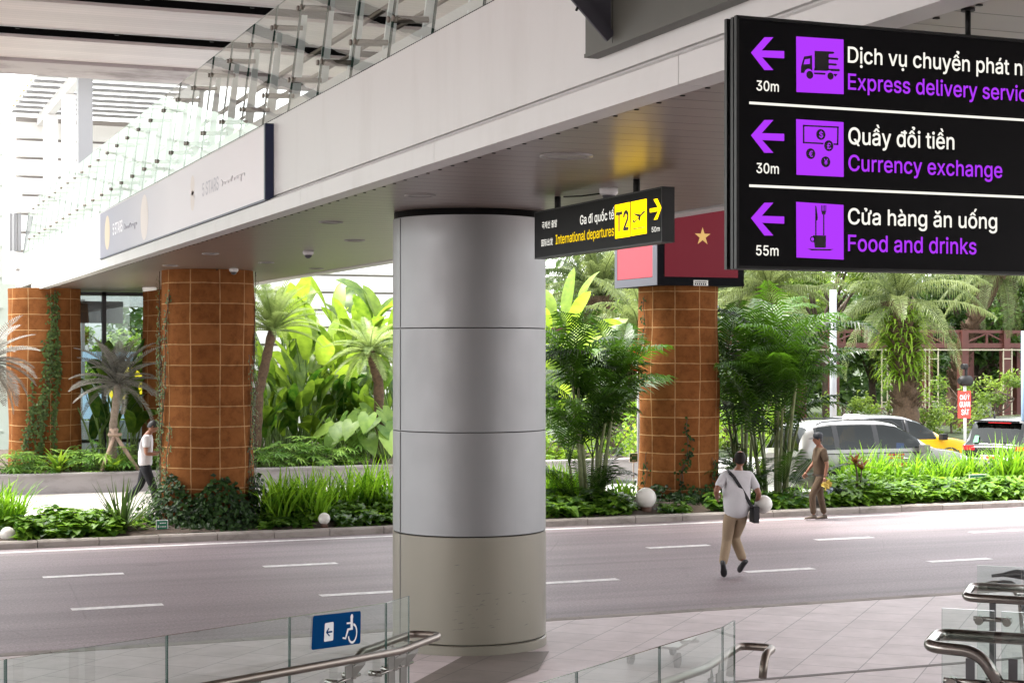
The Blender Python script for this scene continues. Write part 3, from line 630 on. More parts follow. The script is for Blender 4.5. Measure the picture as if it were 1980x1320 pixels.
# ------------------------------------------------------------------ screen box round the right-hand pillar
def mat_screen(name, c0, c1, e):
    m = mat(name, c0, .5, emit=c1, estr=e, spec=.15); return m
def screen_box():
    cx, cy, h = P3.x, P3.y, .985; zb, zt = EYE+1.335, EYE+3.55
    t = thing('screen_box', 'dark box of red flag screens wrapped around the top of the right pillar', 'screen', (cx, cy, zb))
    m = MB(); m.box((cx-h, cy-h, zb), (cx+h, cy+h, zt)); m.build('housing', mat('screen_housing', (.003,.003,.0045), .6, spec=.05), t)
    gf = mat('screen_side_frame', (.10,.10,.125), .4)
    m = MB(); x = cx-h-.012
    for a, b in (((cy-h, zb),(cy+h, zb+.16)), ((cy-h, zb+.16),(cy-h+.2, zt)), ((cy+h-.12, zb+.16),(cy+h, zt)), ((cy-h, zt-.15),(cy+h, zt))): m.box((x, a[0], a[1]), (cx-h, b[0], b[1]))
    m.build('side_frame', gf, t)
    yel = mat('flag_star', (.25,.16,.04), .5, emit=(1,.62,.16), estr=.06)
    for face, sm in ((Face((cx-h-.004, cy+h-.12, zb), (0,-1,0), (-1,0,0)), mat_screen('flag_screen_daylit', (.16,.015,.025), (1,.24,.27), .10)), (Face((cx-h, cy-h-.004, zb), (1,0,0), (0,-1,0)), mat_screen('flag_screen_shaded', (.022,.001,.003), (1,.035,.10), .018))):  # same red screen coloured twice: left face as lit, front as shaded
        side = face.n.x < -.5; w0, w1 = (0, 2*h-.32) if side else (.16, 2*h-.14); z0, z1 = .17, 2.0
        m = MB(); m.poly([tuple(face.at(a, b)) for a, b in ((w0,z0),(w1,z0),(w1,z1),(w0,z1))]); s = m.build('screen', sm, t)
        m = MB(); c = ((w0+w1)/2+.02, .99) if not side else ((w0+w1)/2, 1.0); r = .19 if not side else .19
        for k in range(5):
            an = math.pi/2 + k*2*math.pi/5
            m.poly([tuple(face.at(c[0]+q*math.cos(b), c[1]+q*math.sin(b), 3)) for q, b in ((0,0),(r*.382,an-math.pi/5),(r,an),(r*.382,an+math.pi/5))])
        m.build('star', yel, s)
    fc = Face((cx-h, cy-h-.004, zb), (1,0,0), (0,-1,0)); m = MB(); a = fc.ab(1341,552); b = fc.ab(1369,542)
    m.poly([tuple(fc.at(*q, 2)) for q in (a,(b[0],a[1]),b,(a[0],b[1]))]); pl = m.build('maker_plate', mat('plate_white', (.55,.55,.52), .5), t)
    m = MB(); rr = random.Random(2); w_ = b[0]-a[0]; h_ = b[1]-a[1]
    for y0, y1, n in ((.58,.85,9), (.12,.5,6)):
        for k in range(n):
            x0 = .08+.84*k/n; m.poly([tuple(fc.at(a[0]+w_*p, a[1]+h_*q, 3)) for p, q in ((x0,y0),(x0+.6/n,y0),(x0+.6/n,y1-rr.random()*.08),(x0,y1))])
    m.build('plate_print', M_ink, pl)
screen_box()

# ------------------------------------------------------------------ terminal canopy overhead (left), on the road's direction
def canopy():
    CZ = EYE + 5.0; t = thing('terminal_canopy', 'pale strip-panelled canopy ceiling with black slots, high above the road at top left', 'canopy', (-8, 20, CZ))
    vb = [-12, -8.6, -4.2, .2, 4.6, 9.0, 13.4, 17.8, 22.2, 26.0, 28.55]; sl_ = .95
    m = MB(); s = MB()
    lines = [at_z(0, 49, CZ).y, at_z(0, 70, CZ).y, at_z(180, 0, CZ).y, at_z(180, 15, CZ).y]
    slots = [(26.7, 27.67), (23.85, 24.75)] + [(23.85-2.9*k, 24.75-2.9*k) for k in range(1, 13)]
    slots.sort(); a = -13
    for p, q in slots: m.box((-15, a, CZ), (12.6, p, CZ+.05)); a = q
    m.box((-15, a, CZ), (12.6, 29.6, CZ+.05)); m.box((-15, -13, CZ+1.0), (12.6, 31, CZ+1.12))
    m.build('ceiling', M['canopy'], t)
    for p, q in slots: s.box((-15, p-.05, CZ+.5), (12.5, q+.05, CZ+.6)); s.box((-15, p-.03, CZ+.06), (12.5, p-.005, CZ+.5)); s.box((-15, q+.005, CZ+.06), (12.5, q+.03, CZ+.5))
    s.build('slot_void', M['slot'], t)
    m = MB()
    for p, q in slots: m.box((-15, p-.012, CZ-.02), (12.6, p, CZ+.03))
    m.build('slot_lip', M['offwhite'], t)
    m = MB()
    for p, q in slots:
        for k in range(18): m.obox((-14+1.5*k, p+.03, CZ-.02), (.03,0,0), (0,.02,0), (0,0,.02))
    m.build('clip', M['black'], t)
    m = MB(); m.box((-15, 29.6, CZ-.06), (12.6, 31.0, CZ+1.0)); m.build('edge_beam', M['beamdirt'], t)
    m = MB(); m.box((12.62, 3, CZ), (23, 28, CZ+.3)); m.build('added_shade_bay', M['canopy'], t)  # unseen roof slab added to shade the road and paving at right
    return t
canopy()

# ------------------------------------------------------------------ white slatted building behind
def building():
    t = thing('terminal_building', 'white building with horizontal louvre boards, steel columns and a glazed lobby behind the bridge', 'building', (8, 48, 0))
    m = MB(); z = .9
    rr = random.Random(6)
    while z < EYE+6.3:
        x0 = 8.2 if z < SOF-.3 else 4.45; m.prism([(x0, 48.0+.06, z), (x0, 48.0, z+.02), (x0, 48.0+.02, z+.46), (x0, 48.0+.08, z+.46)][::-1], (18.65-x0, 0, 0)); z += .515
    m.build('louvre_board', M['louvre'], t)
    m = MB(); m.box((8.2, 48.12, .3), (18.65, 48.3, SOF)); m.box((4.45, 48.12, SOF), (18.65, 48.3, EYE+6.5)); m.build('wall', M['louvre_gap'], t)  # wall left open behind the lobby so its glass looks bright
    m = MB()
    for k in range(12):
        v = 37.4 + .92*k; m.prism([(4.3, v, EYE+6.55), (4.3, v+.84, EYE+6.62), (4.3, v+.84, EYE+6.66), (4.3, v, EYE+6.60)], (3.9, 0, 0))
    m.build('roof_louvre', M['roofsheet'], t)
    m = MB()
    for k in range(12): v = 37.4 + .92*k; m.box((4.31, v-.055, EYE+6.53), (8.2, v-.01, EYE+6.60))
    m.build('roof_rail', M['grey'], t)  # not rails: grey strips added for the shading along the board edges
    m = MB()
    for k in range(12): v = 37.42 + .92*k; m.box((4.32, v+.02, EYE+6.665), (4.50, v+.2, EYE+6.75))
    m.build('roof_clip', mat('clip_bronze', (.45,.26,.14), .5), t)
    for x in (5.0, 7.9): m = MB(); m.box((x, 37.0, EYE+6.25), (x+.2, 48, EYE+6.53)); m.build('roof_beam', M['white'], t)
    for v, mt, w_ in ((38.9, M['grey'], .32), (41.8, M['white'], .30), (45.6, M['white'], .34)):  # nearest column coloured grey for its face in shadow
        m = MB(); m.box((5.1-w_/2, v-w_/2, EYE+2.5), (5.1+w_/2, v+w_/2, EYE+6.24)); m.build('column', mt, t)
    gm = glass('lobby_glass', (.75,.82,.82), 2.2)
    m = MB(); m.box((4.9, 41.52, .5), (7.4, 41.54, SOF-.01)); m.build('lobby_glazing', gm, t)
    m = MB()
    a, b = at_v(197, 600, 41.5), at_v(205, 600, 41.5); m.box((a.x, 41.44, .5), (b.x, 41.56, SOF-.01)); m.box((4.2, 41.44, SOF-.10), (8, 41.56, SOF-.02)); m.box((4.2, 41.44, 1.05), (8, 41.56, 1.13))
    m.build('lobby_frame', M['dgrey'], t)
    m = MB(); p, q = at_v(155, 582, 41.9), at_v(238, 625, 41.9); m.box((p.x, 41.88, q.z), (q.x, 41.92, p.z)); m.build('lobby_blind', mat('blind', (.05,.065,.085), .7, nscale=3), t)
    m = MB(); m.box((4.0, 43.5, .5), (9, 43.6, 1.5)); m.build('lobby_counter', mat('counter_white', (.55,.55,.54), .6), t)
    m = MB(); m.box((4.4, 47.98, .5), (4.5, 48.1, SOF)); m.box((8.1, 47.98, .5), (8.2, 48.1, SOF)); m.box((6.2, 47.98, .5), (6.3, 48.1, SOF)); m.build('lobby_rear_frame', M['grey'], t)
    yd = mat('yellow_disc', (.75,.55,.02), .5, emit=(1,.75,.03), estr=.25); bl = mat('pale_blue_poster', (.45,.62,.8), .5, emit=(.45,.62,.8), estr=.15)
    m = MB(); p = at_v(243, 745, 43.2); m.tube([(p.x, 43.2, p.z), (p.x, 43.24, p.z)], .48, 28); m.build('yellow_roundel', yd, t)
    m = MB(); p, q = at_v(160, 760, 43.3), at_v(276, 808, 43.3); m.box((p.x, 43.3, q.z), (q.x, 43.33, p.z)); m.build('poster', bl, t)
    m = MB(); p, q = at_v(160, 680, 43.3), at_v(262, 698, 43.3); m.box((p.x, 43.3, q.z), (q.x, 43.33, p.z)); m.build('poster_strip', bl, t)
    # balcony at the bridge's far corner
    m = MB(); p, q = at_v(18, 342, 46), at_v(43, 405, 46); m.box((p.x, 46, q.z), (q.x, 46.2, p.z)); m.build('balcony_cabinet', M['offwhite'], t)
    m = MB(); p, q = at_v(18, 412, 46), at_v(41, 486, 46)
    for k in range(3): m.box((p.x+(q.x-p.x)*(k/3+.02), 46-.05*k, q.z), (p.x+(q.x-p.x)*(k/3+.3), 46.1, p.z))
    m.build('balcony_panel', M['grey'], t)
    m = MB(); p, q = at_v(18, 404, 45.8), at_v(78, 412, 45.8); m.tube([p, (q.x, 45.8, p.z)], .05, 8); m.build('balcony_rail', M['white'], t)
    return t
building()
t = thing('glass_annex', 'pale greenish panelled wall at the extreme left edge beyond the pillars', 'wall', (-4, 50, 0))
m = MB(); m.box((-14, 51, -.3), (4.9, 51.4, EYE+2)); m.box((-14, 51, EYE+2), (4.35, 51.4, EYE+9)); m.build('wall', mat('pale_green_panel', (.62,.68,.60), .35, nscale=.6, namp=.1), t)
m = MB()
for k in range(14): m.box((-14, 50.97, .9+.9*k), (4.35, 51, .95+.9*k))
m.build('panel_joint', mat('joint_pale', (.5,.54,.48), .5), t)

# ------------------------------------------------------------------ fittings under the bridge
def downlight(px, py, r, label):
    p = at_z(px, py, SOF); t = thing('downlight', label, 'ceiling light', (p.x, p.y, SOF), 'round downlights in the bridge soffit')
    m = MB(); m.lathe([(r*.72, -.002), (r*.8, -.016), (r, -.012), (r, .001)], p, 24, cap=False); m.build('trim_ring', mat('downlight_trim', (.22,.21,.20), .4), t)
    m = MB(); m.lathe([(.001, -.004), (r*.74, -.006)], p, 24, cap=False); m.build('diffuser', mat('lens', (.22,.21,.20), .3), t)
for i, (x, y, r, l) in enumerate([(1095,301,.20,'largest bright-rimmed downlight, nearest the yellow glow on the bridge soffit'), (813,377,.15,'oval-looking downlight above the left shoulder of the steel column'),
    (686,464,.14,'downlight in the soffit midway between steel column and big vine pillar'), (640,429,.14,'downlight beside the fascia edge left of the steel column'), (515,507,.13,'downlight just right of the top of the big vine pillar'), (407,490,.13,'downlight close to the fascia edge above the big vine pillar'),
    (612,519,.13,'downlight near the far edge of the soffit, before the banana leaves'), (330,513,.13,'downlight at the soffit left of the big vine pillar top')]): downlight(x, y, r, l)
def dome(px, py, r, label):
    p = at_z(px, py, SOF); t = thing('dome_camera', label, 'security camera', (p.x, p.y, SOF))
    m = MB(); m.lathe([(r, 0), (r, -r*.5), (r*.8, -r*.75)], p, 20); m.build('housing', M['offwhite'], t)
    m = MB(); m.lathe([(r*.7, -r*.72), (r*.6, -r*1.1), (r*.3, -r*1.35), (.002, -r*1.4)], p, 20, cap=False); m.build('lens_dome', M['dgrey'], t)
dome(1177, 364, .085, 'white dome camera on the soffit between the rods of the yellow sign')
dome(596, 485, .08, 'small dome sensor on the soffit between vine pillar and steel column')
dome(452, 519, .08, 'white dome camera right above the top of the big vine pillar')
p = at_z(1160, 372, SOF); q = at_z(1090, 378, SOF); m = MB(); m.tube([(q.x,q.y,SOF-.012), ((p.x+q.x)/2,(p.y+q.y)/2,SOF-.02), (p.x,p.y,SOF-.012)], .008, 6); tag(m.build('cable', M['black']), 'thin black cable along the soffit by the yellow sign', 'cable')
def bullet_cam():
    p = at_d(290, 556, 38.3); t = thing('bullet_camera', 'white bullet security camera beside the top of the vine pillar, under the bridge', 'security camera', p)
    m = MB(); ax = (Vector((CA,-SA,0))*-1 + Vector((0,0,-.12))).normalized(); m.tube([p - ax*.14, p + ax*.16], .075, 12); m.bar(p - ax*.15 + Vector((0,0,.085)), p + ax*.2 + Vector((0,0,.085)), .16, .015); m.build('camera_body', M['offwhite'], t)
    m = MB(); m.tube([p + ax*.155, p + ax*.17], .06, 12); m.build('lens', M['black'], t)
    m = MB(); m.bar(p - ax*.1, p - ax*.32 + Vector((0,0,.06)), .05); m.bar(p - ax*.32 + Vector((0,0,.0)), p - ax*.32 + Vector((0,0,.17)), .09); m.build('mount', M['offwhite'], t)
bullet_cam()

# ------------------------------------------------------------------ the terminal's own front, behind the viewer (unseen, added to hold sky light off the column and foreground)
t = thing('terminal_hall', 'unseen grey front of the terminal behind the walkway, added to shade the column and foreground', 'building', (-4, -9, 0))
m = MB(); m.box((-24, -9.4, PV), (30, -9, EYE+6)); m.build('facade', mat('terminal_facade', (.36,.36,.355), .5), t)
m = MB()
for k in range(19): m.box((-24+3*k, -9.0, PV), (-23.85+3*k, -8.9, EYE+6))
m.build('mullion', M['grey'], t)
# ------------------------------------------------------------------ plants
L_areca = leafmat('areca_leaf', (.005,.016,.003), (.050,.125,.011), .40, .36, .4)
L_areca2 = leafmat('areca_leaf_bright', (.03,.10,.010), (.10,.24,.03), .45, .35, .5)
L_helic = leafmat('banana_leaf', (.018,.065,.008), (.24,.35,.045), .54, .38, .45)
L_cycad = leafmat('cycad_leaf', (.05,.10,.025), (.24,.31,.10), .45, .4)
L_silver = leafmat('silver_cycad_leaf', (.07,.07,.058), (.24,.225,.20), .3, .5)
L_grass = leafmat('strap_grass', (.045,.14,.012), (.24,.43,.040), .5, .4)
L_cover = leafmat('ground_cover_leaf', (.022,.075,.009), (.21,.38,.045), .42, .36, .4)
L_dark = leafmat('ivy_leaf', (.006,.020,.004), (.030,.075,.012), .3, .5, .2)
L_vine = leafmat('creeper_leaf', (.035,.07,.018), (.11,.17,.045), .35, .4)
L_fern = leafmat('fern_leaf', (.06,.17,.03), (.30,.48,.10), .45, .45)
L_taro = leafmat('taro_leaf', (.06,.15,.03), (.30,.44,.10), .5, .4)
L_spike = leafmat('spiky_leaf', (.03,.06,.014), (.10,.17,.03), .3, .4)
L_nest = leafmat('nest_fern_leaf', (.09,.19,.02), (.24,.36,.04), .5, .38)
L_palm = leafmat('date_palm_leaf', (.035,.060,.018), (.165,.205,.070), .42, .42)
L_tree = leafmat('tree_leaf', (.016,.045,.010), (.075,.14,.024), .38, .5)
L_tree2 = leafmat('bright_tree_leaf', (.05,.11,.016), (.20,.28,.05), .5, .5)
L_red = leafmat('red_leaf', (.10,.025,.02), (.22,.10,.03), .35, .4)
L_bark = mat('palm_bark', (.085,.052,.030), .9, nscale=14, namp=.5, bump=1, bscale=30)
L_stem = mat('palm_cane', (.13,.155,.06), .5, nscale=6, namp=.4)
L_trunk = mat('tree_bark', (.085,.06,.045), .9, nscale=10, namp=.4, bump=1, bscale=25)
L_stalk = mat('leaf_stalk', (.10,.17,.035), .5, nscale=6, namp=.3)
L_ring = mat('cycad_trunk', (.19,.15,.115), .9, nscale=12, namp=.3, bump=.8)
L_wood = mat('prop_wood', (.34,.24,.18), .8, nscale=8, namp=.25)
UP = Vector((0,0,1))
def az(a): return Vector((math.cos(a), math.sin(a), 0))

def curve(base, a, elev, L, droop, n, pw=1.4, side=0.):
    p = Vector(base); out = [p.copy()]
    for i in range(n):
        s = (i+.5)/n; e = elev - droop*s**pw; aa = a + side*s
        p = p + (az(aa)*math.cos(e) + UP*math.sin(e))*(L/n); out.append(p.copy())
    return out
def strip(mb, pts, ws, fold=.25, flat=None):
    """a leaf blade: left edge, midrib, right edge at each station"""
    V = []; N = len(pts)
    for i, p in enumerate(pts):
        d = (pts[min(i+1,N-1)] - pts[max(i-1,0)]).normalized(); sd = d.cross(UP)
        if flat is not None: sd = Vector(flat) - d*d.dot(Vector(flat))
        sd = sd.normalized() if sd.length > 1e-3 else Vector((1,0,0)); nn = sd.cross(d)
        if nn.z < 0: nn = -nn
        V += [p - sd*ws[i] + nn*ws[i]*fold, p, p + sd*ws[i] + nn*ws[i]*fold]
    mb.smooth = True
    mb.add(V, [q for i in range(N-1) for q in ((3*i,3*i+1,3*i+4,3*i+3), (3*i+1,3*i+2,3*i+5,3*i+4))]); mb.smooth = False
def blade(mb, base, a, L, elev, droop, wd, n=5, rs=rnd, fold=.35):
    pts = curve(base, a, elev, L, droop, n, 1.6); ws = [wd*(.75 if i == 0 else 1 - (i/n)**2.2*.97) for i in range(n+1)]
    strip(mb, pts, ws, fold)
def leaf(mb, p, d, nrm, L, w):
    """small pointed leaf: two bent halves"""
    d = d.normalized(); s = d.cross(nrm); s = s.normalized() if s.length > 1e-3 else d.orthogonal().normalized(); n2 = s.cross(d)
    m = p + d*L*.45 - n2*L*.05; t = p + d*L - n2*L*.18
    mb.add([p, m + s*w + n2*w*.3, t, m - s*w + n2*w*.3, m], [(0,1,4),(1,2,4),(2,3,4),(3,0,4)])
def heart(mb, p, d, nrm, L, w):
    d = d.normalized(); s = d.cross(nrm).normalized(); n2 = s.cross(d)
    o = [(0,0,0),(-.28,.5,.05),(-.12,.95,.10),(.25,1.0,.05),(.62,.62,-.08),(1.0,0,-.30)]
    V = [p + d*x*L + s*y*w + n2*z*L for x, y, z in o] + [p + d*x*L - s*y*w + n2*z*L for x, y, z in o[1:5]] + [p + d*.4*L - n2*.07*L]
    mb.smooth = True
    mb.add(V, [(0,1,2,10),(2,3,10),(3,4,10),(4,5,10),(0,10,7,6),(7,10,8),(8,10,9),(9,10,5)]); mb.smooth = False
def frond(mb, base, a, elev, L, droop, n, ll, lw, vee=.35, hang=.25, r=.012, rs=rnd, side=0., bare=.12, pw=1.4, fwd=.55, jit=.06, rmat=None):
    P = curve(base, a, elev, L, droop, 12, pw, side)
    c0, t0 = mb.cur, mb.tint
    if rmat is not None: mb.cur = rmat
    mb.tube(P, [r*(1 - .85*i/12) for i in range(13)], 4, cap=False); mb.cur = c0
    for i in range(n):
        s = bare + (1-bare)*(i+.5)/n; f = s*12; k = min(11, int(f)); p = P[k].lerp(P[k+1], f-k); d = (P[k+1]-P[k]).normalized()
        sd = d.cross(UP); sd = sd.normalized() if sd.length > 1e-3 else Vector((1,0,0)); nn = sd.cross(d)
        l = ll*(math.sin(math.pi*(.16 + .80*(s-bare)/(1-bare)))**.7)*rs.uniform(.88, 1.08)
        fw = fwd + .55*(s**2)
        for q in (-1, 1):
            v = (sd*q + d*fw + nn*(vee + rs.uniform(-jit, jit))).normalized(); mb.tint = min(1, max(0, t0 + rs.uniform(-.15,.15)))
            m = p + v*l*.5; e = p + (v + Vector((0,0,-hang*(1+rs.uniform(-.4,.4))))).normalized()*l
            x = d*lw
            mb.add([p - x*.5, p + x*.5, m + x, m - x, e], [(0,1,2,3), (3,2,4)])
    mb.tint = t0

def plant(name, label, cat, loc, parts, group=None, rz=0, sc=1):
    t = thing(name, label, cat, loc, group)
    for nm, mb, m in parts:
        if mb.v: mb.build(nm, m, t, world=False)
    t.rotation_euler = (0,0,rz); t.scale = (sc,)*3
    return t
def seat(px, v, z): p = at_v(px, 680, v); return (p.x, p.y, z)

# areca palm clumps -----------------------------------------------------------
def areca(seed, H, nst, spread, fl, dense=1.0):
    rs = random.Random(seed); F_ = MB(); S = MB(); 
    for i in range(nst):
        a = rs.uniform(0, 6.28); r0 = rs.uniform(.03, .34)*spread; b = az(a)*r0; h = H*rs.uniform(.20, .64); ln = rs.uniform(.03, .16)*spread
        S.tint = rs.random(); P = [b + az(a)*ln*(k/6)**1.6*h + UP*h*k/6 for k in range(7)]
        S.tube(P, [.042 - .014*k/6 for k in range(7)], 7, cap=False)
        top = P[-1]; nf = rs.randint(4, 5)
        for j in range(nf):
            aa = a + rs.uniform(-.5,.5) + j*2.399; F_.tint = rs.uniform(.05, .8) if j else .95
            L = fl*rs.uniform(.8, 1.2); el = R_(rs.uniform(56, 88)); 
            frond(F_, top, aa, el, L, rs.uniform(.85, 1.85), int(26*dense), .52*rs.uniform(.85,1.1), .023, .28, .45, .013, rs, rs.uniform(-.4,.4), .2, 1.5)
    for i in range(int(nst*1.4)):                                # young shoots low in the clump
        a = rs.uniform(0, 6.28); F_.tint = rs.uniform(.1, .6)
        frond(F_, az(a)*rs.uniform(.1,.5)*spread, a, R_(rs.uniform(35,82)), fl*rs.uniform(.45,.9), rs.uniform(.8,1.6), int(30*dense), .38, .014, .3, .3, .010, rs, 0, .25)
    return [('cane', S, L_stem), ('foliage', F_, L_areca)]
plant('areca_palm', 'bushy areca palm clump with pale canes between the steel column and the screen pillar', 'palm', seat(1140, 30.2, .2), areca(11, 3.9, 11, 1.05, 1.8), rz=.6)
plant('areca_palm', 'tall dark areca palm clump behind the person in khaki, right of the screen pillar', 'palm', seat(1500, 30.4, .2), areca(23, 3.9, 12, 1.5, 2.1), rz=2.0)
plant('areca_palm', 'slender green areca palm close to the right side of the screen pillar, arching fronds above', 'palm', seat(1437, 31.1, .2), areca(31, 4.6, 7, .9, 2.0), rz=1.1)

# cycads ----------------------------------------------------------------------
def cycad(seed, P, n, fl, ll, mt, el=(-5, 70), rr=.13, tint=(.2,.9), lw=.018, vee=.45):
    rs = random.Random(seed); T = MB(); C = MB(); P = [Vector(p) for p in P]
    Q = []
    for i in range(len(P)-1):
        for k in range(8): Q.append(P[i].lerp(P[i+1], k/8))
    Q.append(P[-1]); T.tube(Q, [rr*(1 + (.10 if i % 2 else -.06))*(1.1 - .2*i/len(Q)) for i in range(len(Q))], 12)
    top = P[-1]
    for i in range(n):
        e = R_(el[0] + (el[1]-el[0])*(i/(n-1))**.8); C.tint = rs.uniform(*tint)
        frond(C, top, i*2.399 + rs.uniform(-.2,.2), e, fl*rs.uniform(.85,1.1), rs.uniform(.55, 1.05), 26, ll, lw, vee, .12, .014, rs, rs.uniform(-.2,.2), .1, 1.2, .45)
    return [('trunk', T, L_ring if mt is L_silver else L_bark), ('crown', C, mt)]
def lift(p0, p1, v, base): a = at_v(*p0, v); return [(a.x-base[0], a.y-base[1], a.z-base[2]) for a in (at_v(*q, v) for q in (p0, p1))]
b = seat(505, 39.3, .55); plant('cycad', 'leaning cycad with feathery yellow-green crown, touching the right edge of the vine pillar', 'cycad', b, cycad(3, [(-.15,0,0)] + lift((500,760),(527,640), 39.3, b), 42, 1.45, .22, L_cycad, (5, 85), .12, (.45,1)))
b = seat(733, 39.2, .55); plant('cycad', 'cycad with brown trunk and drooping pale fronds, beside the left edge of the steel column', 'cycad', b, cycad(4, [(.03,0,0)] + lift((732,740),(716,678), 39.2, b), 34, 1.25, .21, L_cycad, (-35, 60), .125, (.4,1)))
b = seat(218, 38.9, .55); plant('cycad', 'dusty silver-grey cycad with pale ringed trunk, in front of the glazed lobby', 'cycad', b, cycad(5, [(0,0,0)] + lift((218,830),(228,742), 38.9, b), 40, 1.28, .20, L_silver, (-25, 85), .088, (.1,.9), .017, .5))
b = seat(-22, 38.9, .55); plant('cycad', 'pale cycad at the left picture edge, only its drooping frond tips in view', 'cycad', b, cycad(6, [(0,0,0)] + lift((-22,830),(-28,700), 38.9, b), 40, 1.35, .26, L_silver, (-45, 60), .125, (.5,1), .019, .35))
def prop():
    t = thing('tree_prop', 'three wooden poles tied round the trunk of the silver cycad', 'tree prop', seat(218, 38.9, .55))
    c = at_v(222, 840, 38.8)
    for (x, y, dv) in ((190,912,-.45), (262,918,-.5), (225,900,.6)):
        m = MB(); e = at_v(x, y, 38.9); e.y += dv; e.z = .55; d = (c-e); m.tube([e, c + d*.16], .045, 7); m.build('pole', L_wood, t)
    m = MB(); m.lathe([(.15,-.03),(.17,0),(.15,.04)], c, 14, cap=False); m.build('rope_tie', L_wood, t)
prop()

# banana-like plants ----------------------------------------------------------
def bananaleaf(mb, base, a, elev, petiole, L, w, droop, rs, st):
    P = curve(base, a, elev, petiole, .25, 5, 1.2); st.tube(P, [.028, .026, .022, .018, .015, .012], 6, cap=False)
    d = (P[-1]-P[-2]).normalized(); e2 = math.asin(max(-1,min(1,d.z))); n = 9
    Q = curve(P[-1], a, e2, L, droop, n, 1.3, rs.uniform(-.25,.25)); roll = rs.uniform(-.9,.9)
    f = (az(a+1.57)*math.cos(roll) + UP*math.sin(roll))
    ws = [w*(max(.04, math.sin(math.pi*min(1,(i/n*.93+.05)))**.55))*rs.uniform(.93,1.05) for i in range(n+1)]; ws[-1] = w*.05
    strip(mb, Q, ws, rs.uniform(.05,.3), f)
def banana(seed, H, n, L, w, spread=.25, tint=(.2,1)):
    rs = random.Random(seed); B = MB(); S = MB()
    for i in range(n):
        a = rs.uniform(0,6.28); B.tint = rs.uniform(*tint); pet = H*rs.uniform(.22,.82)
        bananaleaf(B, az(rs.uniform(0,6.28))*rs.uniform(0,spread), a, R_(rs.uniform(74,89)), pet, L*rs.uniform(.7,1.15), w*rs.uniform(.7,1.1), rs.uniform(.1,1.5), rs, S)
    return [('stalk', S, L_stalk), ('foliage', B, L_helic)]
for i, (px, v, H, n, L, w, tn, lab) in enumerate([
    (520, 42.6, 3.2, 9, 1.1, .20, (.1,.6), 'big-leaved banana-like plant nearest the vine pillar, dark leaves low down'),
    (560, 43.6, 4.6, 11, 1.3, .22, (.2,.8), 'big-leaved plant with tall dark-green paddle leaves under the soffit edge, left of the yellow leaves'),
    (600, 42.2, 3.8, 12, 1.2, .23, (.6,1), 'big-leaved plant with the brightest yellow leaves, midway between vine pillar and steel column'),
    (640, 43.8, 4.3, 11, 1.3, .20, (.3,1), 'big-leaved plant with upright green paddles just right of the yellow leaves'),
    (680, 42.8, 4.0, 12, 1.2, .19, (.3,.9), 'big-leaved plant with thin dark stalks, behind the drooping cycad'),
    (722, 43.8, 4.9, 11, 1.4, .21, (.2,.8), 'tallest big-leaved plant reaching the soffit edge left of the steel column'),
    (757, 42.9, 4.4, 10, 1.3, .21, (.3,.9), 'big-leaved plant half hidden by the left edge of the steel column'),
    (1068, 41.5, 4.6, 11, 1.35, .24, (.6,1), 'bright lime banana-like plant next to the right edge of the steel column'),
    (1098, 42.5, 4.3, 10, 1.3, .22, (.55,1), 'bright lime banana-like plant showing over the areca palm, below the date palm crown'),
    (515, 40.6, 1.9, 10, .8, .17, (0,.45), 'low dark big-leaved plant right behind the leaning cycad trunk'), (572, 41.0, 2.3, 11, .85, .17, (0,.5), 'low dark big-leaved plant below the brightest yellow leaves'),
    (618, 40.6, 1.8, 10, .8, .18, (.1,.6), 'low big-leaved plant with a pair of pale paddles, above the fingered shrubs'), (655, 41.3, 2.4, 11, .8, .16, (0,.5), 'low dark big-leaved plant left of the elephant ears'), (705, 41.0, 2.2, 11, .8, .17, (0,.5), 'low dark big-leaved plant behind the drooping cycad trunk'), (748, 40.9, 2.6, 11, .9, .17, (0,.5), 'low dark big-leaved plant in the corner by the steel column'),
    (540, 44.6, 3.2, 12, 1.0, .2, (0,.5), 'dark big-leaved plant against the white louvres near the vine pillar'), (625, 45.0, 3.4, 12, 1.0, .2, (0,.5), 'dark big-leaved plant against the white louvres, middle of the gap'), (700, 45.0, 3.6, 12, 1.1, .2, (0,.5), 'dark big-leaved plant against the white louvres by the steel column'),
    (205, 40.2, 2.6, 9, 1.1, .17, (0,.25), 'dark drooping big-leaved plant behind the silver cycad trunk, before the lobby glass'),
    (262, 40.4, 3.0, 7, 1.0, .15, (0,.25), 'dark slim big-leaved plant beside the walker in white, before the lobby glass')]):
    plant('banana_plant', lab, 'banana plant', seat(px, v, .55), banana(40+i, H, int(n*1.7), L, w, .4, tn), 'big-leaved plants in the rear planter', rz=i, sc=1.08)

# taro, philodendron, ferns in the planter --------------------------------------
def taro(seed, n, H, L):
    rs = random.Random(seed); B = MB(); S = MB()
    for i in range(n):
        a = rs.uniform(0,6.28); P = curve((0,0,0), a, R_(rs.uniform(55,85)), H*rs.uniform(.55,1.1), .5, 5); S.tube(P, .014, 5, cap=False); B.tint = rs.uniform(.2,1)
        heart(B, P[-1], az(a) + UP*rs.uniform(-1.2,-.3), UP*.6 + az(a)*.7 + Vector((-.3,-.5,0)), L*rs.uniform(.7,1.1), L*.42)
    return [('stalk', S, L_stalk), ('foliage', B, L_taro)]
for i, (px, v, lab) in enumerate([(700, 39.0, 'elephant-ear plant with large heart leaves below the drooping cycad'), (742, 38.8, 'elephant-ear plant with pale heart leaves touching the left edge of the steel column'), (668, 39.4, 'elephant-ear plant with greyer heart leaves, left of the cycad trunk')]):
    plant('taro_plant', lab, 'taro', seat(px, v, .55), taro(60+i, 15, 1.35, .55), 'elephant-ear plants by the steel column')
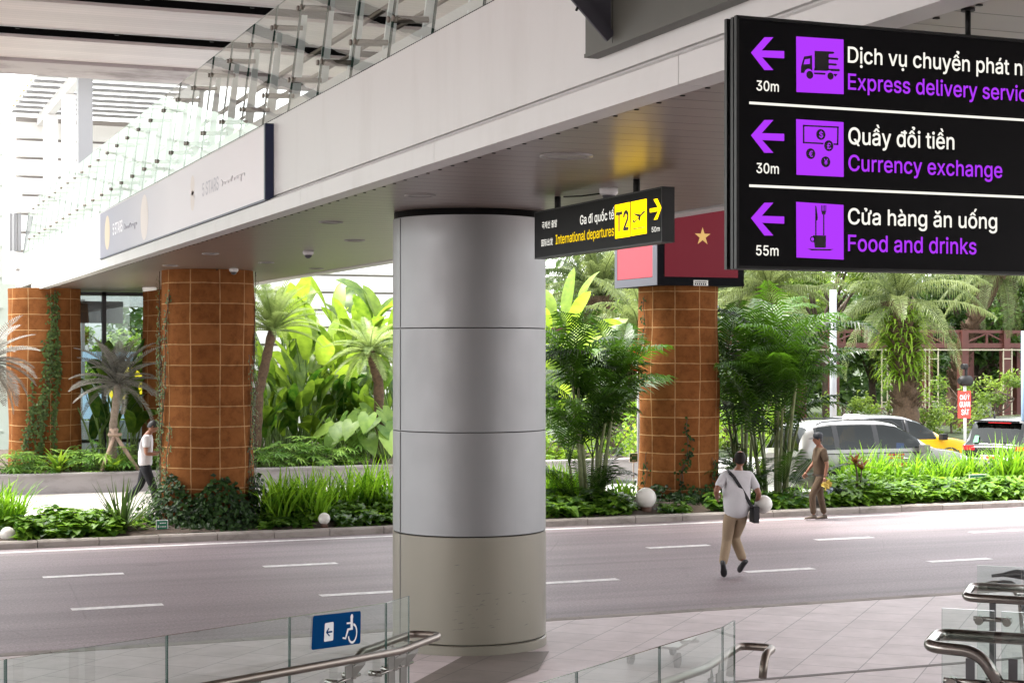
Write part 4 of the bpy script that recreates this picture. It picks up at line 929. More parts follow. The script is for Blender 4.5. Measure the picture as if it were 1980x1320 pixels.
def philo(seed, n, H, L):
    rs = random.Random(seed); B = MB(); S = MB()
    for i in range(n):
        a = rs.uniform(0,6.28); P = curve(az(rs.uniform(0,6.28))*rs.uniform(0,.25), a, R_(rs.uniform(25,80)), H*rs.uniform(.5,1.1), .7, 4); S.tube(P, .008, 4, cap=False); c = P[-1]; B.tint = rs.uniform(.1,1)
        d0 = (az(a) + UP*rs.uniform(-.7,.1)).normalized(); sd = d0.cross(UP).normalized(); l = L*rs.uniform(.7,1.1)
        for k in range(9):
            q = (k-4)/4*2.2; dd = d0*math.cos(q) + sd*math.sin(q); leaf(B, c, dd + UP*.1, UP, l*(1-.25*abs(q)/2.2), l*.10)
    return [('stalk', S, L_stalk), ('foliage', B, L_fern)]
for i, (px, lab) in enumerate([(512,'fingered-leaf shrub at the foot of the leaning cycad, by the vine pillar'), (550,'fingered-leaf shrub second to the right of the vine pillar, on the planter wall'), (592,'fingered-leaf shrub on the planter wall below the yellow leaves'), (632,'fingered-leaf shrub on the planter wall midway to the steel column'), (672,'fingered-leaf shrub on the planter wall left of the elephant ears'),
        (150,'low fingered-leaf shrub on the planter wall at the right foot of the creeper-hung pillar'), (188,'low fingered-leaf shrub at the foot of the silver cycad'), (255,'low fingered-leaf shrub behind the walker in white'), (300,'bright shrub squeezed between walker and vine pillar'), (60,'shrub at the foot of the creeper-hung pillar'), (20,'dark shrub on the planter wall at the left picture edge')]):
    plant('philodendron', lab, 'shrub', seat(px, 38.75+.3*(i % 3), .52), philo(80+i, 30, .62, .30), 'fingered-leaf shrubs along the planter wall', rz=i*1.3, sc=1.0+.12*(i % 3))
def nestfern(seed, n, L, w):
    rs = random.Random(seed); B = MB()
    for i in range(n): B.tint = rs.uniform(.2,1); blade(B, (0,0,0), i*2.4, L*rs.uniform(.7,1.1), R_(rs.uniform(25,80)), rs.uniform(.5,1.4), w*rs.uniform(.8,1.1), 7, rs, .2)
    return [('foliage', B, L_nest)]
plant('nest_fern', 'bright bird-nest fern spilling over the planter wall, left of the walker', 'fern', seat(113, 38.5, .55), nestfern(1, 22, .75, .055))
plant('nest_fern', 'bird-nest fern on the planter wall between silver cycad and walker', 'fern', seat(216, 38.5, .55), nestfern(2, 24, .62, .045))

# strap-leaved clumps in the median ---------------------------------------------
def grass(seed, n, H, r):
    rs = random.Random(seed); B = MB()
    for i in range(n):
        a = rs.uniform(0,6.28); q = rs.random()**.5*r; B.tint = rs.uniform(.05,1)
        blade(B, az(rs.uniform(0,6.28))*q, a, H*rs.uniform(.6,1.1), R_(rs.uniform(60,88)), rs.uniform(.2,1.25), rs.uniform(.018,.032), 6, rs, .4)
    return [('foliage', B, L_grass)]
for i, (px, v, n, H, r, lab) in enumerate([
    (12, 30.0, 110, .95, .32, 'tall strap-leaved clump at the left picture edge'), (528, 29.7, 90, .95, .30, 'strap-leaved clump just right of the big vine pillar'), (566, 29.9, 100, 1.0, .30, 'strap-leaved clump left of the small globe lamp, second from the vine pillar'), (607, 29.6, 120, 1.05, .3, 'densest strap-leaved clump, directly left of the small globe lamp'), (648, 30.2, 80, .98, .25, 'strap-leaved clump behind the small globe lamp'),
    (690, 30.5, 90, 1.1, .3, 'strap-leaved clump midway between small globe lamp and steel column'), (735, 30.3, 100, 1.2, .3, 'tall strap-leaved clump touching the left edge of the steel column'), (1070, 30.5, 80, 1.0, .25, 'strap-leaved clump between steel column and areca palm'), (1098, 30.6, 80, .85, .25, 'strap-leaved clump at the left foot of the areca palm'), (1200, 30.6, 60, .6, .25, 'short strap-leaved clump between areca palm and screen pillar'),
    (1640, 31.0, 70, .85, .25, 'strap-leaved clump right of the person in khaki, behind the red-leaved plant'), (1672, 30.7, 100, 1.05, .3, 'strap-leaved clump right of the red-leaved plant'), (1705, 30.9, 90, .95, .3, 'strap-leaved clump in front of the silver car door, second past the red-leaved plant'), (1762, 30.8, 100, .85, .33, 'strap-leaved clump in front of the silver car bonnet'), (1805, 30.7, 100, .95, .33, 'strap-leaved clump in front of the silver car front wheel'), (1838, 31.0, 50, .8, .25, 'thin strap-leaved clump at the nose of the silver car'),
    (1880, 30.8, 110, 1.05, .26, 'upright strap-leaved clump in front of the dark van number plate'), (1945, 30.6, 140, 1.25, .33, 'tallest strap-leaved clump at the right, before the dark van'), (1985, 30.5, 120, 1.1, .3, 'strap-leaved clump cut by the right picture edge')]):
    plant('strap_leaf_clump', lab, 'grass clump', seat(px, v, .2), grass(100+i, n, H*(1.08 if 1600 < px < 1850 else 1), r), 'strap-leaved clumps in the median bed')

# ground cover along the kerb -----------------------------------------------------
def cover():
    B = MB(); rs = random.Random(9)
    def patch(px0, px1, v0, v1, n, h0, h1, L, tn=(0,1)):
        for i in range(n):
            px = rs.uniform(px0, px1); v = rs.uniform(v0, v1)
            if (606 < px < 648 or 1222 < px < 1276 or px < 36) and v < 29.4: continue
            p = Vector(seat(px, v, 0)); k = .5+.5*math.sin(p.x*2.1+1)*math.sin(p.x*5.3+p.y*3)
            p.z = .12 + rs.uniform(.02, h0 + (h1-h0)*k)*(.55+.45*min(1,(v-v0)/.5)); B.tint = min(1, max(0, rs.uniform(*tn)))
            a = rs.gauss(-1.9, 1.3); heart(B, p, az(a) + UP*rs.uniform(-.5,.5), UP + az(a)*rs.uniform(-.3,.5), L*rs.uniform(.5,1.15), L*rs.uniform(.32,.45))
    patch(30, 235, 28.95, 30.3, 1500, .22, .46, .20); patch(-40, 60, 28.95, 29.8, 350, .2, .45, .18); patch(230, 310, 29.3, 30.5, 160, .12, .25, .16)
    patch(500, 762, 28.95, 29.8, 1000, .16, .36, .15, (0,.6)); patch(640, 765, 29.3, 30.6, 600, .3, .55, .16, (.1,.8))
    patch(762, 1050, 28.95, 30.6, 1300, .2, .5, .18); patch(1050, 1225, 28.95, 30.0, 900, .2, .48, .19, (0,.8)); patch(1215, 1330, 28.95, 29.5, 260, .12, .3, .15, (0,.5)); patch(1370, 1560, 28.95, 29.9, 700, .15, .4, .18, (0,.55))
    patch(1595, 1990, 28.95, 30.3, 2600, .34, .52, .20, (.1,1)); patch(1595, 1760, 29.4, 30.6, 400, .5, .75, .15, (.4,1)); patch(-300, 0, 28.95, 31, 800, .3, .5, .2); patch(1990, 2500, 28.95, 31, 900, .3, .5, .2)
    tag(B.build('ground_cover', L_cover), 'low heart-leaved ground cover filling the median bed behind the kerb', 'ground cover', kind='stuff')
    G = MB()
    for i in range(1500):                                      # rough low growth behind the bed
        px = rs.uniform(760, 2050); p = Vector(seat(px, rs.uniform(30.6, 32), .15)); G.tint = rs.random(); blade(G, p, rs.uniform(0,6.3), rs.uniform(.15,.4), R_(rs.uniform(40,85)), 1, .012, 4, rs)
    tag(G.build('rough_grass', L_grass), 'rough grass at the back of the median bed', 'grass', kind='stuff')
cover()
def spiky(seed, n, L, w, mt):
    rs = random.Random(seed); B = MB()
    for i in range(n): B.tint = rs.uniform(0,1); blade(B, az(i*2.4)*.05, i*2.4, L*rs.uniform(.7,1.1), R_(rs.uniform(20,86)), rs.uniform(-.1,.35), w, 4, rs, .5)
    return [('foliage', B, mt)]
plant('spiky_plant', 'spiky rosette plant with stiff dark leaves, left of the green notice by the vine pillar', 'spiky plant', seat(236, 29.5, .18), spiky(1, 44, .95, .026, L_spike))
def cordy():
    rs = random.Random(3); B = MB(); S = MB(); S.tube([(0,0,0),(.02,0,.45),(-.02,0,.72)], .018, 6); S.tube([(.05,0,0),(.10,0,.35),(.14,.02,.6)], .015, 6)
    for c in ((-.02,0,.72),(.14,.02,.6)):
        for i in range(13): B.tint = rs.random(); blade(B, c, i*2.4, rs.uniform(.28,.42), R_(rs.uniform(5,75)), rs.uniform(.4,1.1), .035, 5, rs, .3)
    return [('stem', S, L_trunk), ('foliage', B, L_red)]
plant('red_leaf_plant', 'small red-brown leaved plant at the kerb right of the person in khaki', 'red-leaf plant', seat(1656, 29.6, .2), cordy())

# climbers on the pillars ------------------------------------------------------
def vine(pil, r, strands, label, mt=L_vine, lz=.055, name='climbing_vine', dens=26, base=None):
    """strands: (start picture column, end picture column, bottom, top)"""
    t = thing(name, label, 'climbing plant', (pil[0], pil[1], strands[0][2])); rs = random.Random(len(label)); S = MB(); B = MB(); c = Vector((pil[0], pil[1], 0)); front = math.atan2(-c.y, -c.x)
    for p0, p1, z0, z1, wd in strands:
        off = lambda px: front + math.asin(max(-.999, min(.999, px)))       # -1 left edge .. 1 right edge, as seen from the road
        n = int((z1-z0)*14)+2; P = []; wob = rs.uniform(0,6)
        for i in range(n+1):
            s = i/n; a = off(p0 + (p1-p0)*s) + .05*math.sin(s*9+wob) + rs.uniform(-.012,.012); z = z0 + (z1-z0)*s; rr = r + .03
            P.append(Vector((c.x + rr*math.cos(a), c.y + rr*math.sin(a), z)))
        S.tube(P, .007, 4, cap=False)
        for i in range(int((z1-z0)*dens*(1+wd*6))):
            s = rs.random(); k = min(n-1, int(s*n)); p = P[k]; a = math.atan2(p.y-c.y, p.x-c.x) + rs.gauss(0, wd/r); rr = r + rs.uniform(.02, .09)
            q = Vector((c.x + rr*math.cos(a), c.y + rr*math.sin(a), p.z + rs.gauss(0,.05))); nn = az(a); B.tint = rs.random()
            leaf(B, q, az(a + rs.choice((-1.57,1.57)))*rs.uniform(.2,1) - UP*rs.uniform(.2,1) + nn*rs.uniform(0,.5), nn, lz*rs.uniform(.6,1.4), lz*.4)
    S.build('stem', L_trunk, t); B.build('foliage', mt, t)
pp1, pp2, pp3 = (P1.x, P1.y), (P2.x, P2.y), (P3.x, P3.y)
vine(pp1, .83, [(-.99,-.99,.2,4.7,.05), (-.97,-.93,.2,3.2,.05), (-.86,-.80,.2,2.0,.05), (-.95,-.80,1.6,4.3,.025), (-.995,-.995,1.5,4.0,.06)], 'leafy vine climbing the left edge of the big pillar in the median', dens=46)
vine(pp1, .83, [(.985,.99,.2,4.7,.035), (.93,.86,.2,3.2,.03), (.84,.98,.2,3.6,.03)], 'thinner vine climbing the right edge of the big pillar in the median', dens=40)
vine(pp2, .83, [(.28,.30,.6,4.68,.035), (-.10,.24,.6,4.0,.05), (-.30,.12,.6,3.5,.05), (-.55,-.25,.6,2.6,.03), (.30,.10,2.6,4.6,.03), (-.15,.18,.8,3.6,.05), (-.40,-.35,.6,2.0,.06), (.25,.36,.8,4.3,.02)], 'stringy creepers hanging down the face of the far-left pillar', lz=.075, dens=44)
vine(pp3, .83, [(.05,.25,.3,1.9,.04), (.0,.2,.3,1.2,.06), (-.8,-.75,.3,1.2,.05), (.85,.8,.3,1.1,.05), (-.85,-.8,3.2,4.4,.012)], 'sparse creeper low on the front of the pillar under the screens', mt=L_dark, lz=.08, dens=24)
def skirt(c, r, label, n, h):
    B = MB(); rs = random.Random(n); c = Vector((c[0], c[1], 0)); fr = math.atan2(-c.y, -c.x)
    for i in range(n):
        a = fr + rs.gauss(0, 1.0); q = rs.random()**1.7; z = .15 + h*q*(.65+.6*abs(math.sin(a*3.1))); rr = r + .06 + (1-q)*rs.uniform(0,.55); B.tint = rs.random()
        p = Vector((c.x+rr*math.cos(a), c.y+rr*math.sin(a), z)); leaf(B, p, az(a)*rs.uniform(0,1) + az(a+1.57)*rs.uniform(-1,1) - UP*rs.uniform(-.2,1), az(a) + UP*.5, .11*rs.uniform(.6,1.3), .042)
    tag(B.build('ivy_mass', L_dark), label, 'ivy')
skirt(pp1, .83, 'dark ivy heaped around the foot of the big vine pillar', 2000, .75)
skirt(pp3, .83, 'dark ivy low around the foot of the screen pillar', 700, .35)
# ------------------------------------------------------------------ rails, lamps, notices
def bend(pts, rad=.10, n=5):
    """round the corners of a pipe run"""
    P = [Vector(p) for p in pts]; out = [P[0]]
    for a, b, c in zip(P, P[1:], P[2:]):
        u, v = (a-b), (c-b); r = min(rad, u.length*.49, v.length*.49); p, q = b + u.normalized()*r, b + v.normalized()*r
        for i in range(n+1): s = i/n; out.append(p*(1-s)**2 + b*2*s*(1-s) + q*s**2)
    return out + [P[-1]]
def pane(m, a, b, zb0, zt0, zb1, zt1, th=.014):
    """an upright sheet of glass from a to b; edges are the second material"""
    a, b = Vector(a), Vector(b); d = (b-a).normalized(); n = Vector((-d.y, d.x, 0))*th/2
    V = [(*(p + s*n).xy, z) for s in (-1, 1) for p, z in ((a,zb0),(b,zb1),(b,zt1),(a,zt0))]
    m.cur = 0; m.add(V, [(0,1,2,3)]); m.cur = 1; m.add(V, [(0,4,5,1),(1,5,6,2),(2,6,7,3),(3,7,4,0)]); m.cur = 0
GL = [M['glass'], M['gedge']]
def ramp_rail(name, label, end, ztop, k0, tail, side, tail_rail, hr_drop, down):
    """balustrade along the ramp: glass panes 1.5 m long rising towards the viewer, a level end pane, a looped handrail"""
    t = thing(name, label, 'balustrade', (end.x, end.y, PV)); sl = .073
    P = lambda s, off=0, z=0: Vector((end.x, end.y, 0)) + RV*s + NV*off + Vector((0,0,z))
    zt = lambda s: ztop - sl*min(s, 0)
    for k in range(k0, 0):
        g = MB(); s0, s1 = 1.5*k+.006, 1.5*(k+1)-.006; pane(g, P(s0), P(s1), zt(s0)-1.12, zt(s0), zt(s1)-1.12, zt(s1)); g.build('glass_panel', GL, t)
    g = MB(); pane(g, P(.006), P(tail), ztop-1.12, ztop, ztop-1.12, ztop); g.build('glass_panel', GL, t)
    o = .13*side; zr = lambda s: ztop - hr_drop - .085*min(s, tail_rail-.3) if s < 0 else ztop - hr_drop - .085*max(0, min(s, .01))
    m = MB(); s0 = 1.5*k0
    run = [P(s0, o, zr(s0)), P(-.02, o, zr(0)), P(tail_rail, o, zr(0)), P(tail_rail, -o, zr(0)), P(tail_rail-.95 if not down else tail_rail-.28, -o, zr(0))]
    run += [P(tail_rail-1.05, -o, zr(0)-.14)] if not down else [P(tail_rail-.36, -o, zr(0)-.16)]
    m.tube(bend(run, .09), .03, 12); m.build('handrail', M['steel'], t)
    for s in [-.05, .16] + [-1.5*j-.75 for j in range(0, -k0)]:
        m = MB(); z1 = zr(s)-.05; pa = P(s, o*.55, 0)
        m.obox((*pa.xy, (z1+PV)/2), RV*.056, NV*.006, (0,0,(z1-PV)/2)); m.build('post', M['postplate'], t)
        m = MB(); q = P(s, o*.55, z1-.03); m.prism([P(s+.04, o*.55, z1-.02), P(s+.04, o*.55, z1-.12), P(s+.15, o*.9, z1-.02), P(s+.18, o*.9, z1+.03)], NV*.008); m.build('bracket', M['postplate'], t)
        m = MB(); q = P(s-.12, 0, z1-.10)
        for e in (-.05, .22): m.tube([q + RV*e - NV*.03, q + RV*e + NV*(o*.55+.0)], .022, 10); 
        m.tube([q - RV*.08 + NV*o*.5, q + RV*.30 + NV*o*.5], .014, 8); m.build('clamp', M['chrome'], t)
    return t
ERL = cg((746-990)/F*13.0, 13.0); ERM = cg((1397-990)/F*11.7, 11.7)
ramp_rail('ramp_balustrade', 'glass balustrade with steel handrail down the ramp at lower left, carrying the wheelchair sign', ERL, 1.304, -5, .41, 1, .74, .36, False)
ramp_rail('ramp_balustrade', 'glass balustrade with looped handrail end at bottom centre, right of the steel column', ERM, 1.33, -4, .33, -1, 1.0, .30, True)
# ramp slab and landing
m = MB(); a = ERL; b = ERM
c = [Vector((*(ERL + NV*.15).xy, 0)), Vector((*(ERL + NV*2.4).xy, 0))]
top = [p - RV*7.5 for p in c]; m.prism([(*c[0].xy, PV), (*c[1].xy, PV), (*c[1].xy, PV+.02), (*c[0].xy, PV+.02)], (0,0,0))
m = MB(); V = [(*c[0].xy, PV+.006), (*c[1].xy, PV+.006), (*top[1].xy, PV+.55), (*top[0].xy, PV+.55)]; m.poly(V); m.poly([(*top[0].xy, PV+.55), (*top[1].xy, PV+.55), (*top[1].xy, PV), (*top[0].xy, PV)]); struct('ramp', m, M['tile'])

def wheelchair_sign():
    # fixed to the third glass pane
    t = thing('wheelchair_sign', 'blue sign with white arrow and wheelchair symbol on the ramp glass', 'sign', tuple(ERL - RV*.8 + Vector((0,0,1.1))))
    n = -NV if NV.dot(Vector((0,-1,0))) < 0 else NV; n = Vector((RV.y, -RV.x, 0)); n = n if n.dot(-ERL) > 0 else -n
    O = ERL + n*.012; ex = RV.copy()
    Fc = Face((O.x, O.y, 0), ex, n); Z = lambda pp: pp
    blue = mat('sign_blue', (.0,.045,.155), .8, spec=.02); wh = mat('sign_face_white', (.78,.79,.8), .4)
    def rr(pp, rad, k):                                         # rounded quad in the face's own metres
        A = [Vector(Fc.ab(*p)) for p in pp]; out = []
        for i in range(4):
            b = A[i]; u = (A[i-1]-b).normalized(); v = (A[(i+1) % 4]-b).normalized()
            for j in range(6): s = j/5; out.append((b+u*rad)*(1-s)**2 + b*2*s*(1-s) + (b+v*rad)*s**2)
        return [tuple(Fc.at(q.x, q.y, k)) for q in out]
    corners = [(602,1256),(696,1243),(697,1180),(605,1190)]
    m = MB(); P = rr(corners, .025, 0); m.prism(P, n*.004); pl = m.build('plate', blue, t)
    m = MB(); m.poly([tuple(Vector(p) + n*.0055) for p in rr([(625,1240),(643,1237),(644,1201),(627,1204)], .015, 0)]); m.build('arrow_tile', wh, pl)
    m = MB(); m.poly([tuple(p + n*.007) for p in Fc.pts([(628.5,1221.5),(633.5,1213),(635.5,1213.5),(632.5,1219.5),(641,1218.3),(641,1221.7),(632.5,1223),(636.5,1227.5),(634.8,1229.5)], 0)]); m.build('arrow', blue, pl)
    m = MB(); Q = lambda pp: m.poly([tuple(p + n*.0055) for p in Fc.pts(pp, 0)])
    mx = lambda x: 2*675.5 - x
    a, b = Fc.ab(mx(672), 1192); r = .022; m.poly([tuple(Fc.at(a + r*math.cos(i*.5236), b + r*math.sin(i*.5236), 0) + n*.0055) for i in range(12)])
    sk = lambda pp: [(mx(x), y - (mx(x)-x)*.13) for x, y in pp]
    Q(sk([(670,1196),(674.5,1196),(674.5,1213),(680.5,1213),(685,1229),(689.5,1227),(690,1230),(683.5,1233),(678,1217),(670,1217.5)]))
    Q(sk([(674,1202),(682,1201),(682,1204),(674,1205.5)]))
    a, b = Fc.ab(mx(670.5), 1223.5); R1, R2 = .075, .058
    for i in range(20):
        t0, t1 = math.radians(80 - i*12.5), math.radians(80 - (i+1)*12.5)
        m.poly([tuple(Fc.at(a + q*math.cos(x), b + q*math.sin(x), 0) + n*.0055) for q, x in ((R2,t0),(R1,t0),(R1,t1),(R2,t1))])
    m.build('wheelchair_symbol', wh, pl)
wheelchair_sign()

def cross_rail(name, label, z, px0, px1, ztop, zrail, gx, posts, loop):
    t = thing(name, label, 'balustrade', tuple(cg((px0-990)/F*z, z, PV)))
    P = lambda x, dz=0, h=0: Vector((*(cg((px0-990)/F*z, z) + NV*x - RV*dz).xy, h))
    for a, b in gx: m = MB(); pane(m, P(a), P(b), ztop-1.15, ztop, ztop-1.15, ztop); m.build('glass_panel', GL, t)
    m = MB(); m.tube(bend(loop(P), .085, 6), .031, 14); m.build('handrail', M['chrome'], t)
    for x, dz in posts:
        m = MB(); q = P(x, dz); m.obox((*q.xy, (zrail-.05+PV)/2), NV*.022, RV*.008, (0,0,(zrail-.05-PV)/2)); m.build('post', M['dsteel'], t)
        m = MB(); c = P(x, dz, zrail-.17); m.tube([c - NV*.13, c + NV*.13], .018, 10)
        for e in (-.09, .10): m.tube([P(x+e, dz-.03, zrail-.17-.01), P(x+e, dz+.05, zrail-.17-.01)], .03, 12)
        m.build('clamp', M['chrome'], t)
    return t
cross_rail('walkway_balustrade', 'nearer glass balustrade at the lower right, with a polished handrail hooked downward at its end', 8.6, 1806, 0, 1.94, 1.77, [(.04,.30),(.335,1.6),(1.61,2.9)], [(.20,.16),(.40,.10),(1.2,.1)],
    lambda P: [P(2.9, -.16, 1.78), P(.0, -.16, 1.78), P(.0, .22, 1.775), P(.25, .22, 1.765), P(.34, .22, 1.62)])
cross_rail('walkway_balustrade', 'farther glass balustrade at the lower right, its looped handrail in front of the luggage trolley', 11.9, 1873, 0, 1.74, 1.54, [(.06,.36),(.37,1.7)], [(.17,.05),(.62,.05)],
    lambda P: [P(.42, -.22, 1.56), P(.0, -.22, 1.56), P(.0, .20, 1.535), P(1.7, .20, 1.535)])

def trolley():
    p = at_d(1945, 680, 15.0); t = thing('luggage_trolley', 'steel luggage trolley with black grips at the lower right, behind the looped handrails', 'luggage trolley', (p.x, p.y, PV))
    B = Vector((p.x, p.y, 0)); ex, ey = NV, RV; Q = lambda x, y, z: B + ex*x + ey*y + Vector((0,0,PV+z))
    zh = wz(1122, 15) - PV
    m = MB()
    for x in (-.02, .50): m.tube(bend([Q(x-.24, .02, zh-.07), Q(x-.04, 0, zh-.0), Q(x+.12, .1, zh-.12), Q(x+.16, .3, .25), Q(x+.16, .95, .16)], .12), .017, 8)
    m.tube([Q(.1,.1,zh-.14), Q(.66,.1,zh-.14)], .015, 8); m.tube([Q(.14,.3,.35), Q(.66,.3,.35)], .015, 8); m.tube([Q(.14,.95,.16), Q(.66,.95,.16)], .015, 8); m.build('frame', M['chrome'], t)
    for x, dz in ((-.15, -.012), (-.05, .06)):
        m = MB(); a = Q(x-.10, .02 if dz < 0 else .25, zh+dz-.055)
        m.tube([a, a + ex*.10 + UP*.015, a + ex*.15 + UP*.022, a + ex*.22 + UP*.028, a + ex*.29 + UP*.022, a + ex*.33 + UP*.005, a + ex*.345 - UP*.012], [.014, .018, .03, .043, .046, .036, .012], 12); m.build('grip', mat('grip_rubber', (.010,.010,.012), .45), t)
    m = MB(); m.prism([Q(.10,.12,zh-.2), Q(.34,.12,zh-.2), Q(.34,.30,.42), Q(.22,.30,.42)], ey*.02); m.build('advert_panel', mat('trolley_panel', (.16,.18,.20), .4), t)
    m = MB(); m.obox(Q(.40,.62,.19), ex*.25, ey*.33, (0,0,.012)); m.build('platform', M['steel'], t)
    for x, y in ((.16,.3),(.64,.3),(.40,.95)):
        m = MB(); c = Q(x, y, .075); m.tube([c - ex*.02, c + ex*.02], .075, 16); m.build('wheel', M['black'], t)
    m = MB(); m.tube(bend([Q(.14,.14,zh-.25), Q(.14,-.12,zh-.27), Q(.62,-.12,zh-.27), Q(.62,.14,zh-.25)], .05), .008, 6); m.tube(bend([Q(.14,.16,zh-.40), Q(.14,-.10,zh-.42), Q(.62,-.10,zh-.42), Q(.62,.16,zh-.40)], .05), .008, 6); m.build('basket', M['chrome'], t)
trolley()

# globe lamps ------------------------------------------------------------------
M_globe = leafmat('opal_globe', (.75,.73,.68), (.80,.78,.74), .25, .3); M_globe.node_tree.nodes['Hue/Saturation/Value'].inputs['Hue'].default_value = .5; M_globe.node_tree.nodes['Hue/Saturation/Value'].inputs['Value'].default_value = 1.0
_q = M['roofsheet'].node_tree.nodes['Hue/Saturation/Value']; _q.inputs['Hue'].default_value = .5; _q.inputs['Value'].default_value = 1.15; _q.inputs['Saturation'].default_value = 1
for px, py, r_px, v, lab in ((15,1033,15,29.15,'small white globe lamp at the left picture edge by the kerb'), (627,1002,11.5,29.0,'small white globe lamp on a brown base between strap-leaved clumps'), (1249,962,20,29.3,'largest white globe lamp at the foot of the screen pillar'), (238,986,15,31.2,'white globe lamp half hidden behind the spiky rosette plant')):
    p = at_v(px, py, v); d = p.y*CA + p.x*SA; r = r_px/F*d; t = thing('globe_lamp', lab, 'garden lamp', (p.x, p.y, .15), 'white globe lamps in the median')
    m = MB(); m.ball(p, r, 28, 18); m.build('globe', M_globe, t)
    m = MB(); m.lathe([(r*.62, .1-p.z), (r*.55, -r*.86), (r*.42, -r*.80)], p, 16); m.build('base', mat('lamp_base', (.09,.045,.03), .7), t)

# little notices -----------------------------------------------------------------
def notice(name, label, px0, py0, px1, py1, v, rows, tilt=0):
    a, b = at_v(px0, py0, v), at_v(px1, py1, v); t = thing(name, label, 'notice', ((a.x+b.x)/2, v, .2)); g = mat('notice_green', (.005,.13,.065), .5); wh = mat('notice_white', (.7,.7,.68), .5)
    m = MB(); m.box((a.x, v, b.z), (b.x, v+.012, a.z)); m.box((a.x+.08, v+.004, .1), (a.x+.1, v+.012, b.z)); m.build('board', wh, t)
    m = MB(); w_ = b.x-a.x; h_ = a.z-b.z; m.box((a.x+w_*.06, v-.003, b.z+h_*.06), (b.x-w_*.06, v, a.z-h_*.06)); pn = m.build('green_field', g, t)
    m = MB(); rs = random.Random(int(px0))
    for k in range(rows):
        y = a.z - h_*(.25+.55*k/max(1,rows-1)); x = a.x + w_*.30
        while x < b.x - w_*.18: l = w_*rs.uniform(.05,.14); m.box((x, v-.005, y-h_*.035), (min(x+l, b.x-w_*.12), v-.0035, y+h_*.035)); x += l + w_*.03
    m.box((a.x+w_*.13, v-.005, a.z-h_*.6), (a.x+w_*.24, v-.0035, a.z-h_*.4)); m.build('small_print', wh, pn)
notice('garden_notice', 'small green notice board leaning at the foot of the vine pillar', 302,1005,325,1029, 29.25, 3)
notice('garden_notice', 'small green notice among the ground cover before the dark van', 1874,917,1907,940, 29.9, 2)
notice('garden_notice', 'small green notice behind the areca palm, beside the screen pillar', 1217,876,1233,893, 31.6, 2)
def round_sign():
    p = at_v(1236, 690, 33.5); t = thing('road_sign', 'round red-edged road sign peeping out behind the screen pillar', 'road sign', (p.x, p.y, 0))
    r = .33; c = Vector((p.x, p.y, p.z)); rd = mat('sign_red', (.65,.03,.012), .4); wh = mat('sign_white_face', (.75,.75,.75), .4)
    for rr, y, mt, nm in ((r, 0, rd, 'rim'), (r*.74, -.012, wh, 'face')):
        m = MB(); m.tube([c + Vector((0,y,0)), c + Vector((0,y+.012,0))], rr, 32); m.build(nm, mt, t)
    m = MB(); m.box((c.x-r*.5, c.y-.02, c.z+r*.2), (c.x+.05, c.y-.013, c.z+r*.9)); m.build('symbol', rd, t)
    m = MB(); m.tube([(c.x, c.y+.04, -.1), (c.x, c.y+.04, c.z)], .035, 10); m.build('post', M['grey'], t)
round_sign()
def red_sign():
    v = 46.6; a, b = at_v(1853, 756, v), at_v(1877, 808, v); t = thing('warning_sign', 'red upright sign reading CHÚ Ý QUAN SÁT on a grey post between the cars', 'sign', (b.x-.15, v, -.1))
    rd = mat('warning_red', (.72,.035,.02), .45); m = MB(); m.box((a.x, v, b.z), (b.x, v+.02, a.z)); pl = m.build('plate', rd, t)
    Fc = Face((a.x, v, b.z), (1,0,0), (0,-1,0)); wh = mat('warning_white', (.85,.85,.85), .5)
    for s, x0, x1, y, c in (('CHÚ Ý', 1856, 1874.5, 772.5, 9), ('QUAN', 1855.5, 1875.5, 786.5, 10.5), ('SÁT', 1859, 1873.5, 801.5, 10)):
        m = MB(); Fc.text(m, s, (x0, y), x1, c, 2); m.build('lettering', wh, pl)
    q = at_v(1868, 740, v); r2 = at_v(1868, 838, v); m = MB(); m.tube([(q.x, v+.06, -.2), (q.x, v+.06, q.z)], .05, 10); m.build('post', M['offwhite'], t)
    m = MB(); c = at_v(1868, 736, v); m.tube([c + Vector((-.32,-.05,0)), c + Vector((-.2,-.05,0)), c + Vector((.14,0,0)), c + Vector((.17,0,0))], [.10,.17,.18,.1], 12); m.bar(c + Vector((0,0,-.1)), c + Vector((0,0,.55)), .07); m.tube([c + Vector((-.16,0,.48)), c + Vector((.02,0,.48))], .1, 10); m.build('signal_lamp', M['black'], t)
red_sign()
def pole(name, label, px, w_px, y0, v, m_, base=-.2):
    p = at_v(px, y0, v); d = p.y*CA + p.x*SA; r = w_px/F*d/2; m = MB(); m.tube([(p.x, v, base), (p.x, v, p.z)], r, 12); m.lathe([(r*1.7, 0), (r*1.7, .03), (r*1.1, .05)], (p.x, v, base), 12); tag(m.build(name, m_), label, 'pole')
pole('lamp_post', 'pale grey post rising behind the right-hand areca palm', 1611, 13, 560, 41.5, mat('post_pale', (.27,.285,.31), .5))
pole('lamp_post', 'pale blue-grey post at the right picture edge behind the tall grass', 1979, 9, 640, 34, mat('post_blue', (.17,.25,.35), .5))
